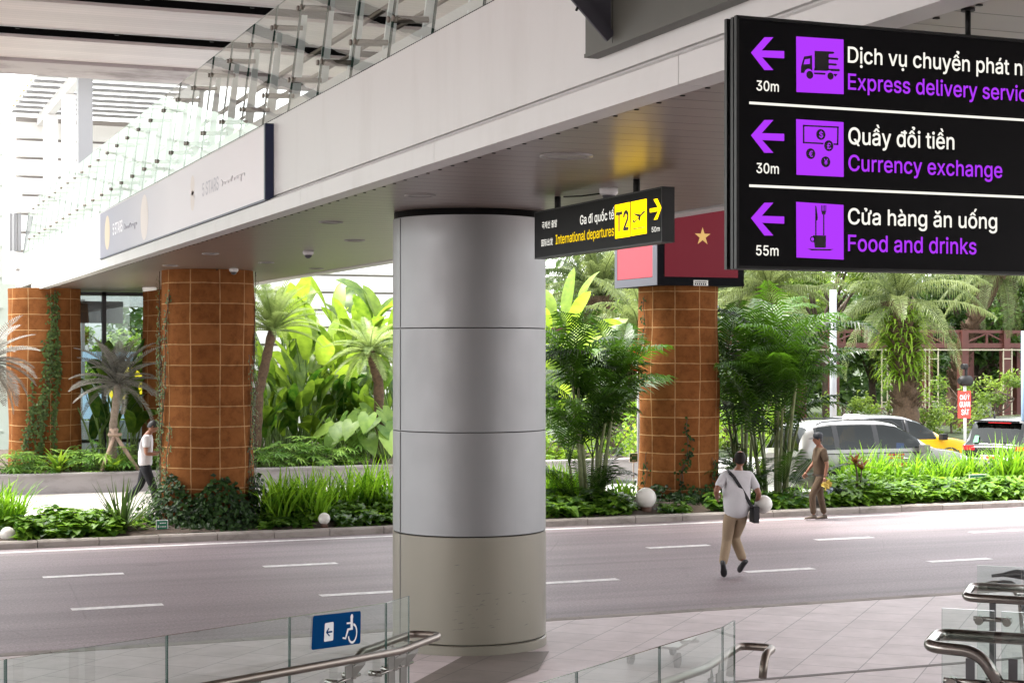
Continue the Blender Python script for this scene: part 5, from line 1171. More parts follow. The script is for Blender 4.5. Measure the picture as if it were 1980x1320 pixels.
# ------------------------------------------------------------------ people
M_skin = mat('skin', (.25,.115,.07), .5, spec=.4, nscale=30, namp=.06); M_hair = mat('black_hair', (.010,.009,.009), .55); M_greyhair = mat('thin_hair', (.014,.011,.010), .7, spec=.2)
M_wshirt = mat('white_shirt', (.55,.54,.555), .85, spec=.2, bump=1, bscale=9); M_khaki = mat('khaki_trousers', (.30,.225,.15), .85, spec=.2, bump=1, bscale=10); M_uniform = mat('khaki_uniform', (.088,.061,.040), .85, spec=.2, bump=1, bscale=10); M_blackcloth = mat('black_trousers', (.014,.014,.017), .85, spec=.2, bump=1, bscale=10); M_shoe = mat('black_shoe', (.012,.012,.013), .5); M_bshoe = mat('brown_boot', (.10,.075,.055), .7)
def skin_mesh(name, joints, edges, mats, parent, root=0, sub=2):
    """connected joints with a radius each -> one smooth tapered surface"""
    me = bpy.data.meshes.new(name); me.from_pydata([j[0] for j in joints], edges, []); ob = bpy.data.objects.new(name, me); COL.objects.link(ob)
    md = ob.modifiers.new('skin', 'SKIN'); md.use_smooth_shade = True
    if not me.skin_vertices: me.attributes.new('x', 'FLOAT', 'POINT')
    for i, j in enumerate(joints):
        r = j[1] if isinstance(j[1], tuple) else (j[1], j[1]); sv = me.skin_vertices[0].data[i]; sv.radius = r; sv.use_root = (i == root)
    s = ob.modifiers.new('sub', 'SUBSURF'); s.levels = sub; s.render_levels = sub
    bpy.context.view_layer.update(); dg = bpy.context.evaluated_depsgraph_get()
    m2 = bpy.data.meshes.new_from_object(ob.evaluated_get(dg)); bpy.data.objects.remove(ob); bpy.data.meshes.remove(me)
    m2.name = name; m2.materials.clear()
    for m in mats: m2.materials.append(m)
    for p in m2.polygons: p.use_smooth = True
    o2 = bpy.data.objects.new(name, m2); COL.objects.link(o2); o2.parent = parent; return o2
def head_part(c, fwd, up, s=1.0):
    """head as part of the body: skull, jaw, nose, ears, brow (metres, about 0.23 tall)"""
    m = MB(); fwd = Vector(fwd).normalized(); up = Vector(up).normalized(); rt = fwd.cross(up).normalized(); up = rt.cross(fwd); c = Vector(c); n, k = 24, 18; V = []
    for i in range(k+1):
        th = math.pi*i/k; z = math.cos(th); r = math.sin(th)
        for j in range(n):
            a = 2*math.pi*j/n; x, y = r*math.sin(a), r*math.cos(a)               # y forward
            X, Y, Z = x*.076, y*.097, z*.118
            if z < -.05: q = (-z-.05); X *= 1 - .34*q; Y *= 1 - .10*q if y > 0 else 1 - .55*q; 
            if y > .6 and -.35 < z < .22: Y += .020*max(0, 1-abs(x)*4.5)*max(0, 1-abs(z+.10)*3.6)       # nose
            if y > .5 and .02 < z < .20: Y -= .007*max(0, 1-abs(abs(x)-.40)*5)                          # eye sockets
            if y > .6 and -.52 < z < -.36: Y += .004*max(0, 1-abs(x)*2.5)                               # mouth
            V.append(c + (rt*X + fwd*Y + up*Z)*s)
    m.smooth = True
    m.add(V, [(i*n+j, i*n+(j+1) % n, (i+1)*n+(j+1) % n, (i+1)*n+j) for i in range(k) for j in range(n)])
    for q in (-1, 1):
        e = c + (rt*.080*q - fwd*.005 - up*.012)*s; m.add([e + (rt*q*x + fwd*y + up*z)*s for x, y, z in ((0,.014,.03),(.016,-.006,.036),(.018,-.014,0),(.010,-.004,-.03),(0,.010,-.028))], [(0,1,2,3,4),(4,3,2,1,0)])
    return m, rt, fwd, up
def hair_part(c, fwd, up, s, bald=False, cap=False):
    fwd = Vector(fwd).normalized(); up = Vector(up).normalized(); rt = fwd.cross(up).normalized(); up = rt.cross(fwd); c = Vector(c); m = MB(); n, k = 24, 12; V = []; rs = random.Random(3)
    for i in range(k+1):
        for j in range(n):
            a = 2*math.pi*j/n; q = .5+.5*math.cos(a); lim = -.50 + .98*q**1.5; th = math.acos(lim)*i/k; z = math.cos(th); r = math.sin(th)
            x, y = r*math.sin(a), r*math.cos(a); g = 1.05 + rs.uniform(-.006,.010); jaw = 1 - .3*max(0,-z-.05)
            V.append(c + (rt*x*.078*g*jaw + fwd*(y*.099*g - .003) + up*z*.121*g)*s)
    F_ = [(i*n+j, i*n+(j+1) % n, (i+1)*n+(j+1) % n, (i+1)*n+j) for i in range(k) for j in range(n)]
    if bald: F_ = [f for f in F_ if min(f) >= 4*n]
    m.smooth = True; m.add(V, F_); return m
def join_into(o, mb):
    """add a shape to an object so the body stays one mesh"""
    bm = bmesh.new(); bm.from_mesh(o.data); vs = [bm.verts.new(p) for p in mb.v]
    for f in mb.f:
        try: q = bm.faces.new([vs[i] for i in f]); q.smooth = True
        except ValueError: pass
    bm.to_mesh(o.data); bm.free(); o.data.update()
def hand(mb, wrist, d, palm_n, side, s=1.0, curl=.5):
    """palm, four bent fingers and a thumb"""
    d = Vector(d).normalized(); n = (Vector(palm_n) - d*d.dot(Vector(palm_n))).normalized(); x = d.cross(n)*side; w = Vector(wrist)
    mb.smooth = True; mb.tube([w, w + d*.03*s, w + d*.085*s], [.024*s, .032*s, .030*s], 8)
    for i, (L, o) in enumerate(((.068,.030),(.078,.010),(.072,-.010),(.056,-.029))):
        b = w + d*.080*s + x*o*s; P = [b]; a = curl*.4
        for k in range(3): P.append(P[-1] + (d*math.cos(a) + n*math.sin(a))*L*s*(.42,.32,.26)[k]); a += curl*.75
        mb.tube(P, [.0095*s, .009*s, .008*s, .0065*s], 6)
    b = w + d*.028*s + x*.028*s; mb.tube([b, b + (x*.75 + d*.55 + n*.25).normalized()*.035*s, b + (x*.45 + d*.85 + n*.45).normalized()*.068*s], [.012*s, .0105*s, .008*s], 6)
def shoe(toe, heel, up, mt, parent, w=.047):
    toe, heel, up = Vector(toe), Vector(heel), Vector(up).normalized(); d = (toe-heel); L = d.length; d = d/L; x = d.cross(up).normalized(); up = x.cross(d); m = MB(); S = []
    for s, hw, h0, h1 in ((0,.026,.0,.055),(.06,.036,0,.085),(.25,.036,0,.085),(.45,.038,0,.066),(.65,.047,0,.05),(.85,.043,.0,.04),(.97,.026,.004,.030),(1.0,.010,.008,.02)):
        c = heel + d*L*s; S.append([c + x*hw*math.cos(a)*w/.047 + up*(h0 + (h1-h0)*(.5+.5*math.sin(a))) for a in [2*math.pi*k/12 for k in range(12)]])
    m.smooth = True; V = [p for r in S for p in r]; m.add(V, [(i*12+k, i*12+(k+1) % 12, (i+1)*12+(k+1) % 12, (i+1)*12+k) for i in range(len(S)-1) for k in range(12)]); m.smooth = False
    m.add(S[0], [list(range(12))]); m.add(S[-1], [list(range(12))[::-1]]); m.build('shoe', mt, parent, world=False)
def human(label, loc, rz, J, head_f, head_u, clothes, hands, shoes, hair, scale=1.0, belly=0, skin=M_skin):
    """J: joint name -> point; +y is the way the person faces"""
    t = thing('person', label, 'person', (0,0,0)); V = {k: Vector(v) for k, v in J.items()}
    L = lambda a, b, s: V[a].lerp(V[b], s)
    nm = ['pelvis','waist','chest','neck0','neck1']; jo = [(V['pelvis'], (.100,.078)), (V['waist'], (.100+belly*.6,.080+belly*.6)), (V['chest'], (.130,.095)), (V['neck'], (.062,.062)), (V['head'] - Vector(head_u)*.07, (.050,.055))]; ed = [(0,1),(1,2),(2,3),(3,4)]
    def limb(start, pts):
        p = start
        for q, r in pts: jo.append((q, (r, r))); ed.append((p, len(jo)-1)); p = len(jo)-1
    for s in 'lr':
        limb(2, [(V['sh'+s], .055), (L('sh'+s,'el'+s,.45), .050), (V['el'+s], .040), (L('el'+s,'wr'+s,.35), .039), (V['wr'+s], .026)])
        limb(0, [(V['hip'+s], .070), (L('hip'+s,'kn'+s,.5), .060), (V['kn'+s], .048), (L('kn'+s,'an'+s,.35), .046), (V['an'+s], .037)])
    body = skin_mesh('body', jo, ed, [skin], t)
    hm, rt, fw, up = head_part(V['head'], head_f, head_u); join_into(body, hm)
    hb = MB()
    for h in hands: hand(hb, *h)
    join_into(body, hb)
    for o_ in hair: o_.build(o_name(o_), o_.material, t, world=False)
    # clothing shells round the same joints
    sh = clothes['shirt']; jo = [(V['pelvis'] + Vector((0,0,sh.get('hem',-.04))), (.172,.140)), (V['pelvis'] + Vector((0,0,.06)), (.176+belly*.7,.140+belly)), (V['waist'], (.172+belly,.138+belly)), (V['chest'], (.185,.140)), (V['neck'] - Vector((0,0,.035)), (.085,.078))]; ed = [(0,1),(1,2),(2,3),(3,4)]
    for s in 'lr':
        limb(3, [(V['sh'+s], .082), (L('sh'+s,'el'+s,.5), .068), (L('sh'+s,'el'+s,sh.get('sleeve',.85)), .064)])
    skin_mesh('shirt', jo, ed, [sh['m']], t)
    tr = clothes['trousers']; jo = [(V['pelvis'] + Vector((0,0,.09)), (.150,.120)), (V['pelvis'] - Vector((0,0,.03)), (.156,.126))]; ed = [(0,1)]
    for s in 'lr': limb(1, [(V['hip'+s], .104), (L('hip'+s,'kn'+s,.5), .092), (V['kn'+s], .074), (L('kn'+s,'an'+s,.5), .072), (L('kn'+s,'an'+s,.97), .062)])
    skin_mesh('trousers', jo, ed, [tr['m']], t)
    for a in shoes: shoe(*a, t)
    t.location = loc; t.rotation_euler = (0,0,rz); t.scale = (scale,)*3; return t
def o_name(mb): return mb.part
def mk(mb, part, m): mb.part = part; mb.material = m; return mb

# crossing the road, seen from behind: white shirt, khaki trousers, strap bag and a white helmet under the arm
a = at_z(1424, 1113, 0)
J = dict(pelvis=(0,0,.90), waist=(.01,.03,1.08), chest=(.03,.07,1.30), neck=(.06,.11,1.46), head=(.09,.15,1.60),
         shl=(-.15,.06,1.385), ell=(-.30,-.05,1.18), wrl=(-.24,.14,1.06), shr=(.21,.06,1.37), elr=(.30,-.08,1.14), wrr=(.31,.09,1.00),
         hipl=(-.09,0,.86), knl=(-.10,.14,.47), anl=(-.23,-.14,.17), hipr=(.09,0,.86), knr=(.035,.24,.50), anr=(.10,.0,.20))
hf, hu = (.25,1,-.05), (.05,.18,1)
runner = human('person in white shirt and khaki trousers hurrying across the road, white helmet under the arm', (a.x, a.y, 0), -YAW + .12, J, hf, hu,
    dict(shirt=dict(m=M_wshirt, hem=-.13, sleeve=.80), trousers=dict(m=M_khaki)),
    [((-.24,.14,1.06), (.25,.6,.15), (1,0,0), 1, 1, .9), ((.31,.09,1.00), (-.05,.35,-.6), (.3,-.5,-.3), -1, 1, .9)],
    [((-.20,-.10,.012), (-.255,-.19,.245), (-.1,-.9,.3), M_shoe), ((.060,.10,.05), (.145,-.07,.22), (-.2,-.85,.55), M_shoe)],
    [mk(hair_part(J['head'], hf, hu, 1, bald=True), 'hair', M_greyhair)], 1.05, .035)
def worn(t, part, mb, m): mb.build(part, m, t, world=False)
m = MB(); P = [(-.11,-.055,1.43), (-.06,-.075,1.38), (.02,-.088,1.25), (.11,-.115,1.10), (.19,-.125,.95)]
for p, q in zip(P, P[1:]): m.bar(p, q, .045, .012, (0,-1,0))
m.bar((-.11,-.055,1.43), (-.10,.05,1.46), .045, .012, (0,-1,0)); tag(m.build('bag_strap', mat('black_strap', (.012,.012,.014), .7), runner, world=False))
m = MB(); m.obox((.235,-.06,.86), (.035,.0,.0), (0,.13,.0), (.0,.0,.115)); m.obox((.273,-.06,.88), (.006,0,0), (0,.12,0), (0,0,.08)); b_ = m.build('shoulder_bag', mat('black_bag', (.014,.014,.017), .6), runner, world=False)
del b_
hl = thing('helmet', 'round white helmet held under the right arm of the person crossing', 'helmet', (0,0,0)); m = MB()
m.lathe([(.128*math.sin(math.pi*.62*i/14)+.0005, .128*math.cos(math.pi*.62*i/14)) for i in range(15)], (0,0,0), 28, cap=False); m.build('shell', mat('helmet_white', (.72,.71,.66), .35, nscale=6, namp=.1), hl, world=False)
m = MB(); m.lathe([(.121,-.046),(.129,-.05),(.129,-.038)], (0,0,0), 28, cap=False); m.build('rim', M['black'], hl, world=False)
m = MB(); m.tube(bend([(.1,.03,-.05),(.06,.06,-.16),(-.06,.06,-.16),(-.1,.03,-.05)], .05), .008, 5); m.build('chin_strap', M['black'], hl, world=False)
hp = Matrix.Rotation(-YAW+.12, 3, 'Z') @ (Vector((.40,.06,.985))*1.05); hl.location = (a.x+hp.x, a.y+hp.y, hp.z); hl.rotation_euler = (R_(75), R_(12), -YAW+.2)

# khaki uniform and dark cap, walking to the left along the kerb
a = at_z(1586, 1004, 0); face = math.pi/2 - YAW + .15        # facing picture-left
J = dict(pelvis=(0,0,.91), waist=(0,.01,1.09), chest=(0,.015,1.31), neck=(0,.01,1.47), head=(.01,.05,1.61),
         shl=(-.19,0,1.385), ell=(-.24,-.06,1.11), wrl=(-.22,-.02,.86), shr=(.19,0,1.385), elr=(.23,.06,1.12), wrr=(.22,.22,.93),
         hipl=(-.09,0,.87), knl=(-.09,.20,.50), anl=(-.09,.17,.10), hipr=(.09,0,.87), knr=(.09,-.03,.49), anr=(.10,-.12,.09))
hf, hu = (.0,1,-.1), (0,.1,1)
off = human('person in khaki uniform and dark cap walking left along the kerb, yellow cloth in hand', (a.x, a.y, 0), face, J, hf, hu,
    dict(shirt=dict(m=M_uniform, hem=-.09, sleeve=.82), trousers=dict(m=M_uniform)),
    [((-.22,-.02,.86), (0,.15,-1), (1,0,0), 1, 1, 1.1), ((.22,.22,.93), (0,.4,-.6), (-1,0,0), -1, 1, .8)],
    [((-.09,.36,.02), (-.09,.11,.03), (0,0,1), M_bshoe), ((.10,.08,.0), (.10,-.18,.01), (0,0,1), M_bshoe)],
    [mk(hair_part(J['head'], hf, hu, .985), 'hair', M_hair)], .965)
m = MB(); c = Vector((.01,.05,1.61)); m.lathe([(.092,.0),(.100,.03),(.096,.08),(.07,.12),(.002,.13)], c + Vector((0,-.005,.02)), 24, cap=False); m.prism([c + Vector((-.075,.07,.025)), c + Vector((-.06,.165,.012)), c + Vector((0,.19,.01)), c + Vector((.06,.165,.012)), c + Vector((.075,.07,.025))], (0,0,.008)); m.build('cap', mat('navy_cap', (.008,.010,.016), .7), off, world=False)
m = MB(); m.lathe([(.158,-.02),(.16,.0),(.158,.02)], (0,0,.90), 24, cap=False); m.build('belt', mat('brown_belt', (.05,.035,.025), .5), off, world=False)
cl = thing('cloth', 'folded yellow and grey cloth in the hand of the person in khaki', 'cloth', (0,0,0)); m = MB(); rs = random.Random(5); V = []
for i in range(9):
    for j in range(7): s, q = i/8, j/6-.5; V.append((q*.20*(1-.45*s) + .02*math.sin(i*1.7), .035*math.sin(j*2.1+i*.6), -.24*s + .015*math.sin(j*2)))
m.smooth = True; m.cur = 0
for i in range(8):
    for j in range(6): m.cur = 0 if i < 5 else 1; m.add([V[i*7+j], V[i*7+j+1], V[(i+1)*7+j+1], V[(i+1)*7+j]], [(0,1,2,3)])
m.build('fabric', [mat('yellow_cloth', (.62,.48,.12), .8), mat('blue_grey_cloth', (.22,.27,.32), .8)], cl, world=False)
hp = Matrix.Rotation(face, 3, 'Z') @ Vector((-.225,-.02,.755)); cl.location = (a.x+hp.x, a.y+hp.y, hp.z); cl.rotation_euler = (0,.5,face+1.5)

# white T-shirt and dark trousers, walking right on the path and looking at a phone
a = at_z(281, 992, PV-.03); face = -math.pi/2 - YAW + .1
J = dict(pelvis=(0,0,.90), waist=(0,-.005,1.08), chest=(0,.02,1.30), neck=(0,.06,1.455), head=(0,.14,1.585),
         shl=(-.17,.03,1.375), ell=(-.22,.03,1.11), wrl=(-.10,.26,1.10), shr=(.17,.03,1.375), elr=(.22,.04,1.10), wrr=(.10,.27,1.09),
         hipl=(-.085,0,.86), knl=(-.085,-.10,.50), anl=(-.085,-.40,.20), hipr=(.085,0,.86), knr=(.085,.16,.47), anr=(.085,.22,.08))
hf, hu = (0,1,-.62), (0,.5,1)
wk = human('person in white T-shirt and black trousers walking the rear path, eyes on a phone', (a.x, a.y, PV-.03), face, J, hf, hu,
    dict(shirt=dict(m=M_wshirt, hem=-.06, sleeve=.62), trousers=dict(m=M_blackcloth)),
    [((-.10,.26,1.10), (.35,.8,.25), (.2,-.3,1), 1, 1, .8), ((.10,.27,1.09), (-.35,.8,.25), (-.2,-.3,1), -1, 1, .8)],
    [((-.085,-.34,.02), (-.085,-.50,.20), (0,-.6,.6), M_shoe), ((.085,.42,.03), (.085,.17,.015), (0,0,1), M_shoe)],
    [mk(hair_part(J['head'], hf, hu, 1), 'hair', M_hair)], 1.06)
ph = thing('phone', 'dark phone in the hands of the person on the rear path', 'phone', (0,0,0)); m = MB(); m.box((-.036,-.004,-.075),(.036,.004,.075)); m.build('case', M['black'], ph, world=False); m = MB(); m.box((-.032,-.0055,-.068),(.032,-.0045,.068)); m.build('screen', mat('phone_glass', (.02,.02,.03), .1), ph, world=False)
hp = Matrix.Rotation(face, 3, 'Z') @ Vector((0,.36,1.16)); ph.location = (a.x+hp.x, a.y+hp.y, hp.z+PV-.03); ph.rotation_euler = (R_(-35),0,face)
# ------------------------------------------------------------------ cars on the back road
M_tyre = mat('tyre_rubber', (.012,.012,.012), .8); M_rim = mat('alloy_rim', (.45,.45,.46), .3, .9); M_cg = glass('car_glass', (.075,.082,.082), .45)
M_trim = mat('car_black_trim', (.012,.012,.013), .4); M_seat = mat('car_interior', (.02,.02,.022), .8); M_lampr = mat('tail_lamp_red', (.45,.01,.012), .15, coat=.6); M_lampw = mat('head_lamp', (.7,.72,.75), .1, coat=.6); M_int_y = mat('cab_partition_yellow', (.70,.45,.02), .6); M_scr = mat('meter_screen', (.05,.12,.5), .3, emit=(.1,.3,1), estr=.25)
def car(name, label, loc, rz, prof, L, W, paint, roofm, cat='car', belt=.98, extras=None, wheels=(.78, 3.55), wr=.35, win=None, cut=.26, glz=(0,0), shield=()):
    """prof: (x, top height, half-width factor, greenhouse?) from tail to nose; one lofted body, windows and fittings as parts"""
    t = thing(name, label, cat, (0,0,0)); hw = W/2; B = MB(); B.smooth = True; N = 72
    def interp(x, k):
        for a, b in zip(prof, prof[1:]):
            if a[0] <= x <= b[0]:
                s = (x-a[0])/max(1e-6, b[0]-a[0]); s = s*s*(3-2*s) if k == 9 else s; return a[k]*(1-s)+b[k]*s
        return prof[-1][k]
    top = lambda x: interp(x, 1); wf = lambda x: interp(x, 2)
    def side(x, z):
        h, b = top(x), min(belt, top(x)-.02); w0 = hw*wf(x)
        if z <= b: s = (z-.28)/(b-.28); return w0*(.955 + .045*math.sin(math.pi*min(1, max(0, s)*.85+.1)))
        s = (z-b)/max(.05, h-b); return w0*(.985 - .20*s - .05*s**3)
    xs = [L*i/N for i in range(N+1)]; rows = []
    for x in xs:
        h = top(x); b = min(belt, h-.02); zz = [cut, .34, .5, .68, .84, b-.03, b, b+(h-b)*.35, b+(h-b)*.7, b+(h-b)*.9]
        r = [(side(x, z), z) for z in zz]; e = side(x, h-.02)
        r += [(e*.93, h-.012), (e*.75, h+.012), (e*.4, h+.03), (0, h+.036)]
        rows.append([(x, -y, z) for y, z in r] + [(x, y, z) for y, z in r[::-1][1:]])
    K = len(rows[0]); V = [p for r in rows for p in r]; Fq = []; Mi = []; gl_ = {}
    for i in range(N):
        for k in range(K-1):
            xc = (xs[i]+xs[i+1])/2; zc = (rows[i][k][2]+rows[i][k+1][2])/2
            if zc < .72 and any(math.hypot(xc-wx, zc-wr) < wr*1.16 for wx in wheels): continue
            q4 = (i*K+k, (i+1)*K+k, (i+1)*K+k+1, i*K+k+1)
            if glz[0] < xc < glz[1] and (k in (6,7,8) or k in (K-8,K-9,K-10)) and top(xc)-belt > .14:        # side glazing: pane or black pillar
                inw = [n for n, (a, b) in enumerate(win) if a < xc < b]; gl_.setdefault((inw[0] if inw else -1, k > K/2), []).append(q4); continue
            if any(a < xc < b for a, b in shield) and 9 <= k <= K-11: gl_.setdefault(('s', xc > L/2), []).append(q4); continue
            Fq.append(q4); Mi.append(1 if (roofm and zc > belt+.30 and 5 < k < K-6) else 0)
    for key, qs in gl_.items():
        m = MB(); m.smooth = True; m.add(V, qs); used = sorted({i for f in m.f for i in f}); mp_ = {u: n for n, u in enumerate(used)}; m.v = [m.v[u] for u in used]; m.f = [[mp_[i] for i in f] for f in m.f]
        m.build('window_pillar' if key[0] == -1 else ('windscreen' if key[0] == 's' and key[1] else 'rear_window' if key[0] == 's' else 'side_window'), M_trim if key[0] == -1 else win_m, t, world=False)
    o = len(B.v); B.v += V; B.f += [list(f) for f in Fq]; B.m += Mi; B.t += [.5]*len(Fq); B.sm += [True]*len(Fq)
    B.smooth = False; B.add(rows[0], [list(range(K))]); B.add(rows[-1], [list(range(K))[::-1]])
    B.build('body', [paint, roofm or paint], t, world=False)
    m = MB(); m.box((.25, -hw*.9, .22), (L-.25, hw*.9, .40)); m.build('underbody', M_trim, t, world=False)
    def panel(x0, x1, za, zb, q, off=.006, xt=None):
        """a window following the body's side; za/zb may be callables of x"""
        m = MB(); n = 10; V = []
        for i in range(n+1):
            x = x0 + (x1-x0)*i/n
            for j in range(5):
                a, b = (za(x) if callable(za) else za), (zb(x) if callable(zb) else zb); z = a + (b-a)*j/4; V.append((x, q*(side(x, z)+off), z))
        m.smooth = True; m.add(V, [(i*5+j, (i+1)*5+j, (i+1)*5+j+1, i*5+j+1) for i in range(n) for j in range(4)]); return m
    for q in (-1, 1):
        pass
    for wx in wheels:
        for q in (-1, 1):
            c = Vector((wx, q*(hw-.12), wr)); m = MB(); m.tube([c + Vector((0,-.10,0)), c + Vector((0,-.085,0)), c + Vector((0,.085,0)), c + Vector((0,.10,0))], [wr*.9, wr, wr, wr*.9], 28); wo = m.build('wheel', M_tyre, t, world=False)
            m = MB(); y = c.y + q*.102; m.tube([(wx, y, wr), (wx, y+q*.004, wr)], wr*.64, 24)
            m.build('rim', M_trim, wo, world=False); m = MB()
            for k in range(10): a = k*.6283; m.bar((wx, y+q*.012, wr), (wx+wr*.62*math.cos(a), y+q*.006, wr+wr*.62*math.sin(a)), .035, .012, (0,1,0))
            m.build('spoke', M_rim, wo, world=False)
            m = MB(); m.tube([(wx + wr*1.13*math.cos(a), q*(side(wx, .6)+.004), wr + wr*1.13*math.sin(a)) for a in [math.pi*i/14 for i in range(15)]], .022, 6); m.build('wheel_arch', M_trim, t, world=False)
    if extras: extras(t, side, top, panel, hw, L)
    t.location = loc; t.rotation_euler = (0,0,rz); return t
win_m = M_cg
paint_s = mat('silver_paint', (.20,.195,.185), .32, .45, coat=.8, nscale=0); paint_y = mat('taxi_yellow', (.78,.42,.008), .3, coat=.8); paint_k = mat('dark_paint', (.016,.015,.017), .22, .3, coat=.9); roof_k = mat('grey_roof_paint', (.10,.10,.105), .2, .5, coat=.8)
ink_g = mat('car_print_grey', (.16,.18,.20), .6); ink_r = mat('car_print_red', (.55,.03,.03), .6); wht = mat('car_print_white', (.75,.75,.75), .6)
def silver_extras(t, side, top, panel, hw, L):
    q = -1
    for x in (1.02, 2.02, 3.03):
        m = MB(); m.tube([(x, q*(side(x, z)+.012), z) for z in (.35,.6,.8,.98)], .006, 4); m.build('door_gap', M_trim, t, world=False)
    m = MB(); m.tube([(x, q*(side(x, 1.0)+.014), 1.0) for x in [.5+.3*i for i in range(11)]], .012, 5); m.build('belt_strip', M_trim, t, world=False)
    for x in (1.75, 2.78):
        m = MB(); m.tube([(x-.1, q*(side(x,.86)+.02), .86), (x, q*(side(x,.86)+.035), .865), (x+.1, q*(side(x,.86)+.02), .86)], .014, 6); m.build('door_handle', mat('handle_silver', (.6,.6,.6), .2, .8), t, world=False)
    for qq in (-1, 1):
        m = MB(); m.tube([(.55, qq*(side(.55,top(.55)-.03)), top(.55)+.01)] + [(x, qq*side(x, top(x)-.03)*.97, top(x)+.045) for x in (.7,1.3,2.0,2.55)] + [(2.75, qq*side(2.75,top(2.75)-.03)*.95, top(2.75)+.005)], .016, 6); m.build('roof_rail', M_trim, t, world=False)
        m = MB(); m.box((3.12, qq*(side(3.12,1.05)+.02), .98), (3.28, qq*(side(3.12,1.05)+.24), 1.17)); m.build('mirror', paint_s, t, world=False)
        m = panel(L-.42, L-.08, .74, .90, qq, .008); m.build('headlight', M_lampw, t, world=False)
    for body, x0, x1, z, h, mt in (('- 38 38 38', 1.06, 1.95, .88, .075, ink_g),):
        pass
    def word(s, x0, x1, z, h, mt):
        vs, fs = text2d(s); a = min(v[0] for v in vs); b = max(v[0] for v in vs); m = MB()
        m.add([(x0 + (v[0]-a)/(b-a)*(x1-x0), q*(side(x0 + (v[0]-a)/(b-a)*(x1-x0), z)+.016), z + v[1]/CAP*h) for v in vs], fs); m.build('lettering', mt, t, world=False)
    m = MB(); rs = random.Random(8); x = 1.15                     # phone number and small print, unreadable at this distance
    while x < 2.0: l = rs.uniform(.04,.08); m.poly([(x, q*(side(x,.9)+.014), .87), (x+l, q*(side(x+l,.9)+.014), .87), (x+l, q*(side(x+l,.9)+.014), .94), (x, q*(side(x,.9)+.014), .94)]); x += l+.03
    m.build('door_print', ink_g, t, world=False)
    m = MB(); x = 2.28
    for z in (.86, .93):
        x = 2.26
        while x < 2.66: l = rs.uniform(.03,.07); m.poly([(x, q*(side(x,z)+.014), z), (x+l, q*(side(x,z)+.014), z), (x+l, q*(side(x,z)+.014), z+.045), (x, q*(side(x,z)+.014), z+.045)]); x += l+.02
    m.tube([(2.36, q*(side(2.36,.72)+.012), .72), (2.36, q*(side(2.36,.72)+.016), .72)], .075, 18)
    x = 2.47
    while x < 2.76: l = .05; m.poly([(x, q*(side(x,.72)+.014), .68), (x+l, q*(side(x,.72)+.014), .68), (x+l, q*(side(x,.72)+.014), .77), (x, q*(side(x,.72)+.014), .77)]); x += l+.015
    m.build('door_print', ink_r, t, world=False)
    m = MB(); m.box((2.1,-.62,.55), (2.35,.62,1.18)); m.box((1.05,-.62,.5), (1.32,.62,1.12)); m.box((2.9,-.6,.5),(3.15,.6,.98)); m.build('seat', M_seat, t, world=False)
    m = MB(); m.box((2.08,-.5,1.02),(2.11,-.22,1.30)); m.box((1.42,-.45,1.05),(1.44,-.36,1.25)); m.build('partition', M_int_y, t, world=False)
    m = MB(); m.box((2.95,-.50,1.02),(3.0,-.26,1.18)); m.build('meter_screen', M_scr, t, world=False)
    m = MB(); m.lathe([(.14,0),(.16,.06),(.11,.12)], (1.95,-.1,top(1.95)+.03), 14); m.lathe([(.14,0),(.16,.06),(.11,.12)], (1.95,.18,top(1.95)+.03), 14); m.build('roof_light', wht, t, world=False)
p = at_d(1507, 680, 38.2); yaw_car = R_(-1.0)
zt = lambda k: (lambda x: k)
silver_prof = [(0,.95,.80),(.06,1.05,.88),(.22,1.50,.95),(.42,1.63,.97),(.9,1.69,1),(1.6,1.70,1),(2.3,1.685,1),(2.62,1.63,1),(3.0,1.45,1),(3.42,1.18,.995),(3.6,1.06,.99),(4.2,.985,.96),(4.5,.90,.90),(4.66,.76,.80),(4.72,.62,.74)]
def tz(off): return None
silver_top = lambda x: (lambda: None)
sv = car('silver_car', 'silver taxi with black roof rails, front to the right, behind the strap-leaved clumps', (p.x, p.y, -.045), yaw_car, silver_prof, 4.72, 1.85, paint_s, None, belt=1.09,
    win=[(.50,.93), (1.07,1.95), (2.12,3.2)], glz=(.45,3.22), shield=((2.68,3.36),(.08,.36)), extras=silver_extras)
def yellow_extras(t, side, top, panel, hw, L):
    m = MB(); m.box((2.0,-.62,.5),(2.3,.62,1.2)); m.box((1.05,-.62,.5),(1.3,.62,1.15)); m.build('seat', M_seat, t, world=False)
    for qq in (-1, 1):
        m = MB(); m.box((3.05, qq*(side(3.05,1.05)+.02), .98), (3.22, qq*(side(3.05,1.05)+.22), 1.15)); m.build('mirror', M_trim, t, world=False)
        m = panel(L-.42, L-.1, .72, .88, qq, .008); m.build('headlight', M_lampw, t, world=False)
    m = MB(); m.tube([(2.05, -(side(2.05,z)+.012), z) for z in (1.0,1.2,1.4,1.55)], .03, 5); m.build('door_pillar', M_trim, t, world=False)
p = at_d(1596, 680, 44.8)
yprof = [(0,.95,.80),(.06,1.05,.88),(.2,1.45,.95),(.45,1.60,.97),(1.0,1.67,1),(1.6,1.67,1),(2.1,1.62,1),(2.6,1.47,1),(3.1,1.16,.995),(3.3,1.05,.99),(3.9,.95,.95),(4.2,.84,.88),(4.34,.66,.78),(4.4,.55,.72)]
yc = car('yellow_car', 'yellow taxi with dark roof half hidden behind the silver taxi', (p.x, p.y, -.045), R_(-1), yprof, 4.4, 1.8, paint_y, roof_k, belt=1.0,
    win=[(.48,.95), (1.10,1.94), (2.12,2.95)], glz=(.42,2.98), shield=((2.35,3.12),(.08,.36)), extras=yellow_extras, wheels=(.78,3.4)); yc.scale = (.98,.98,.95)
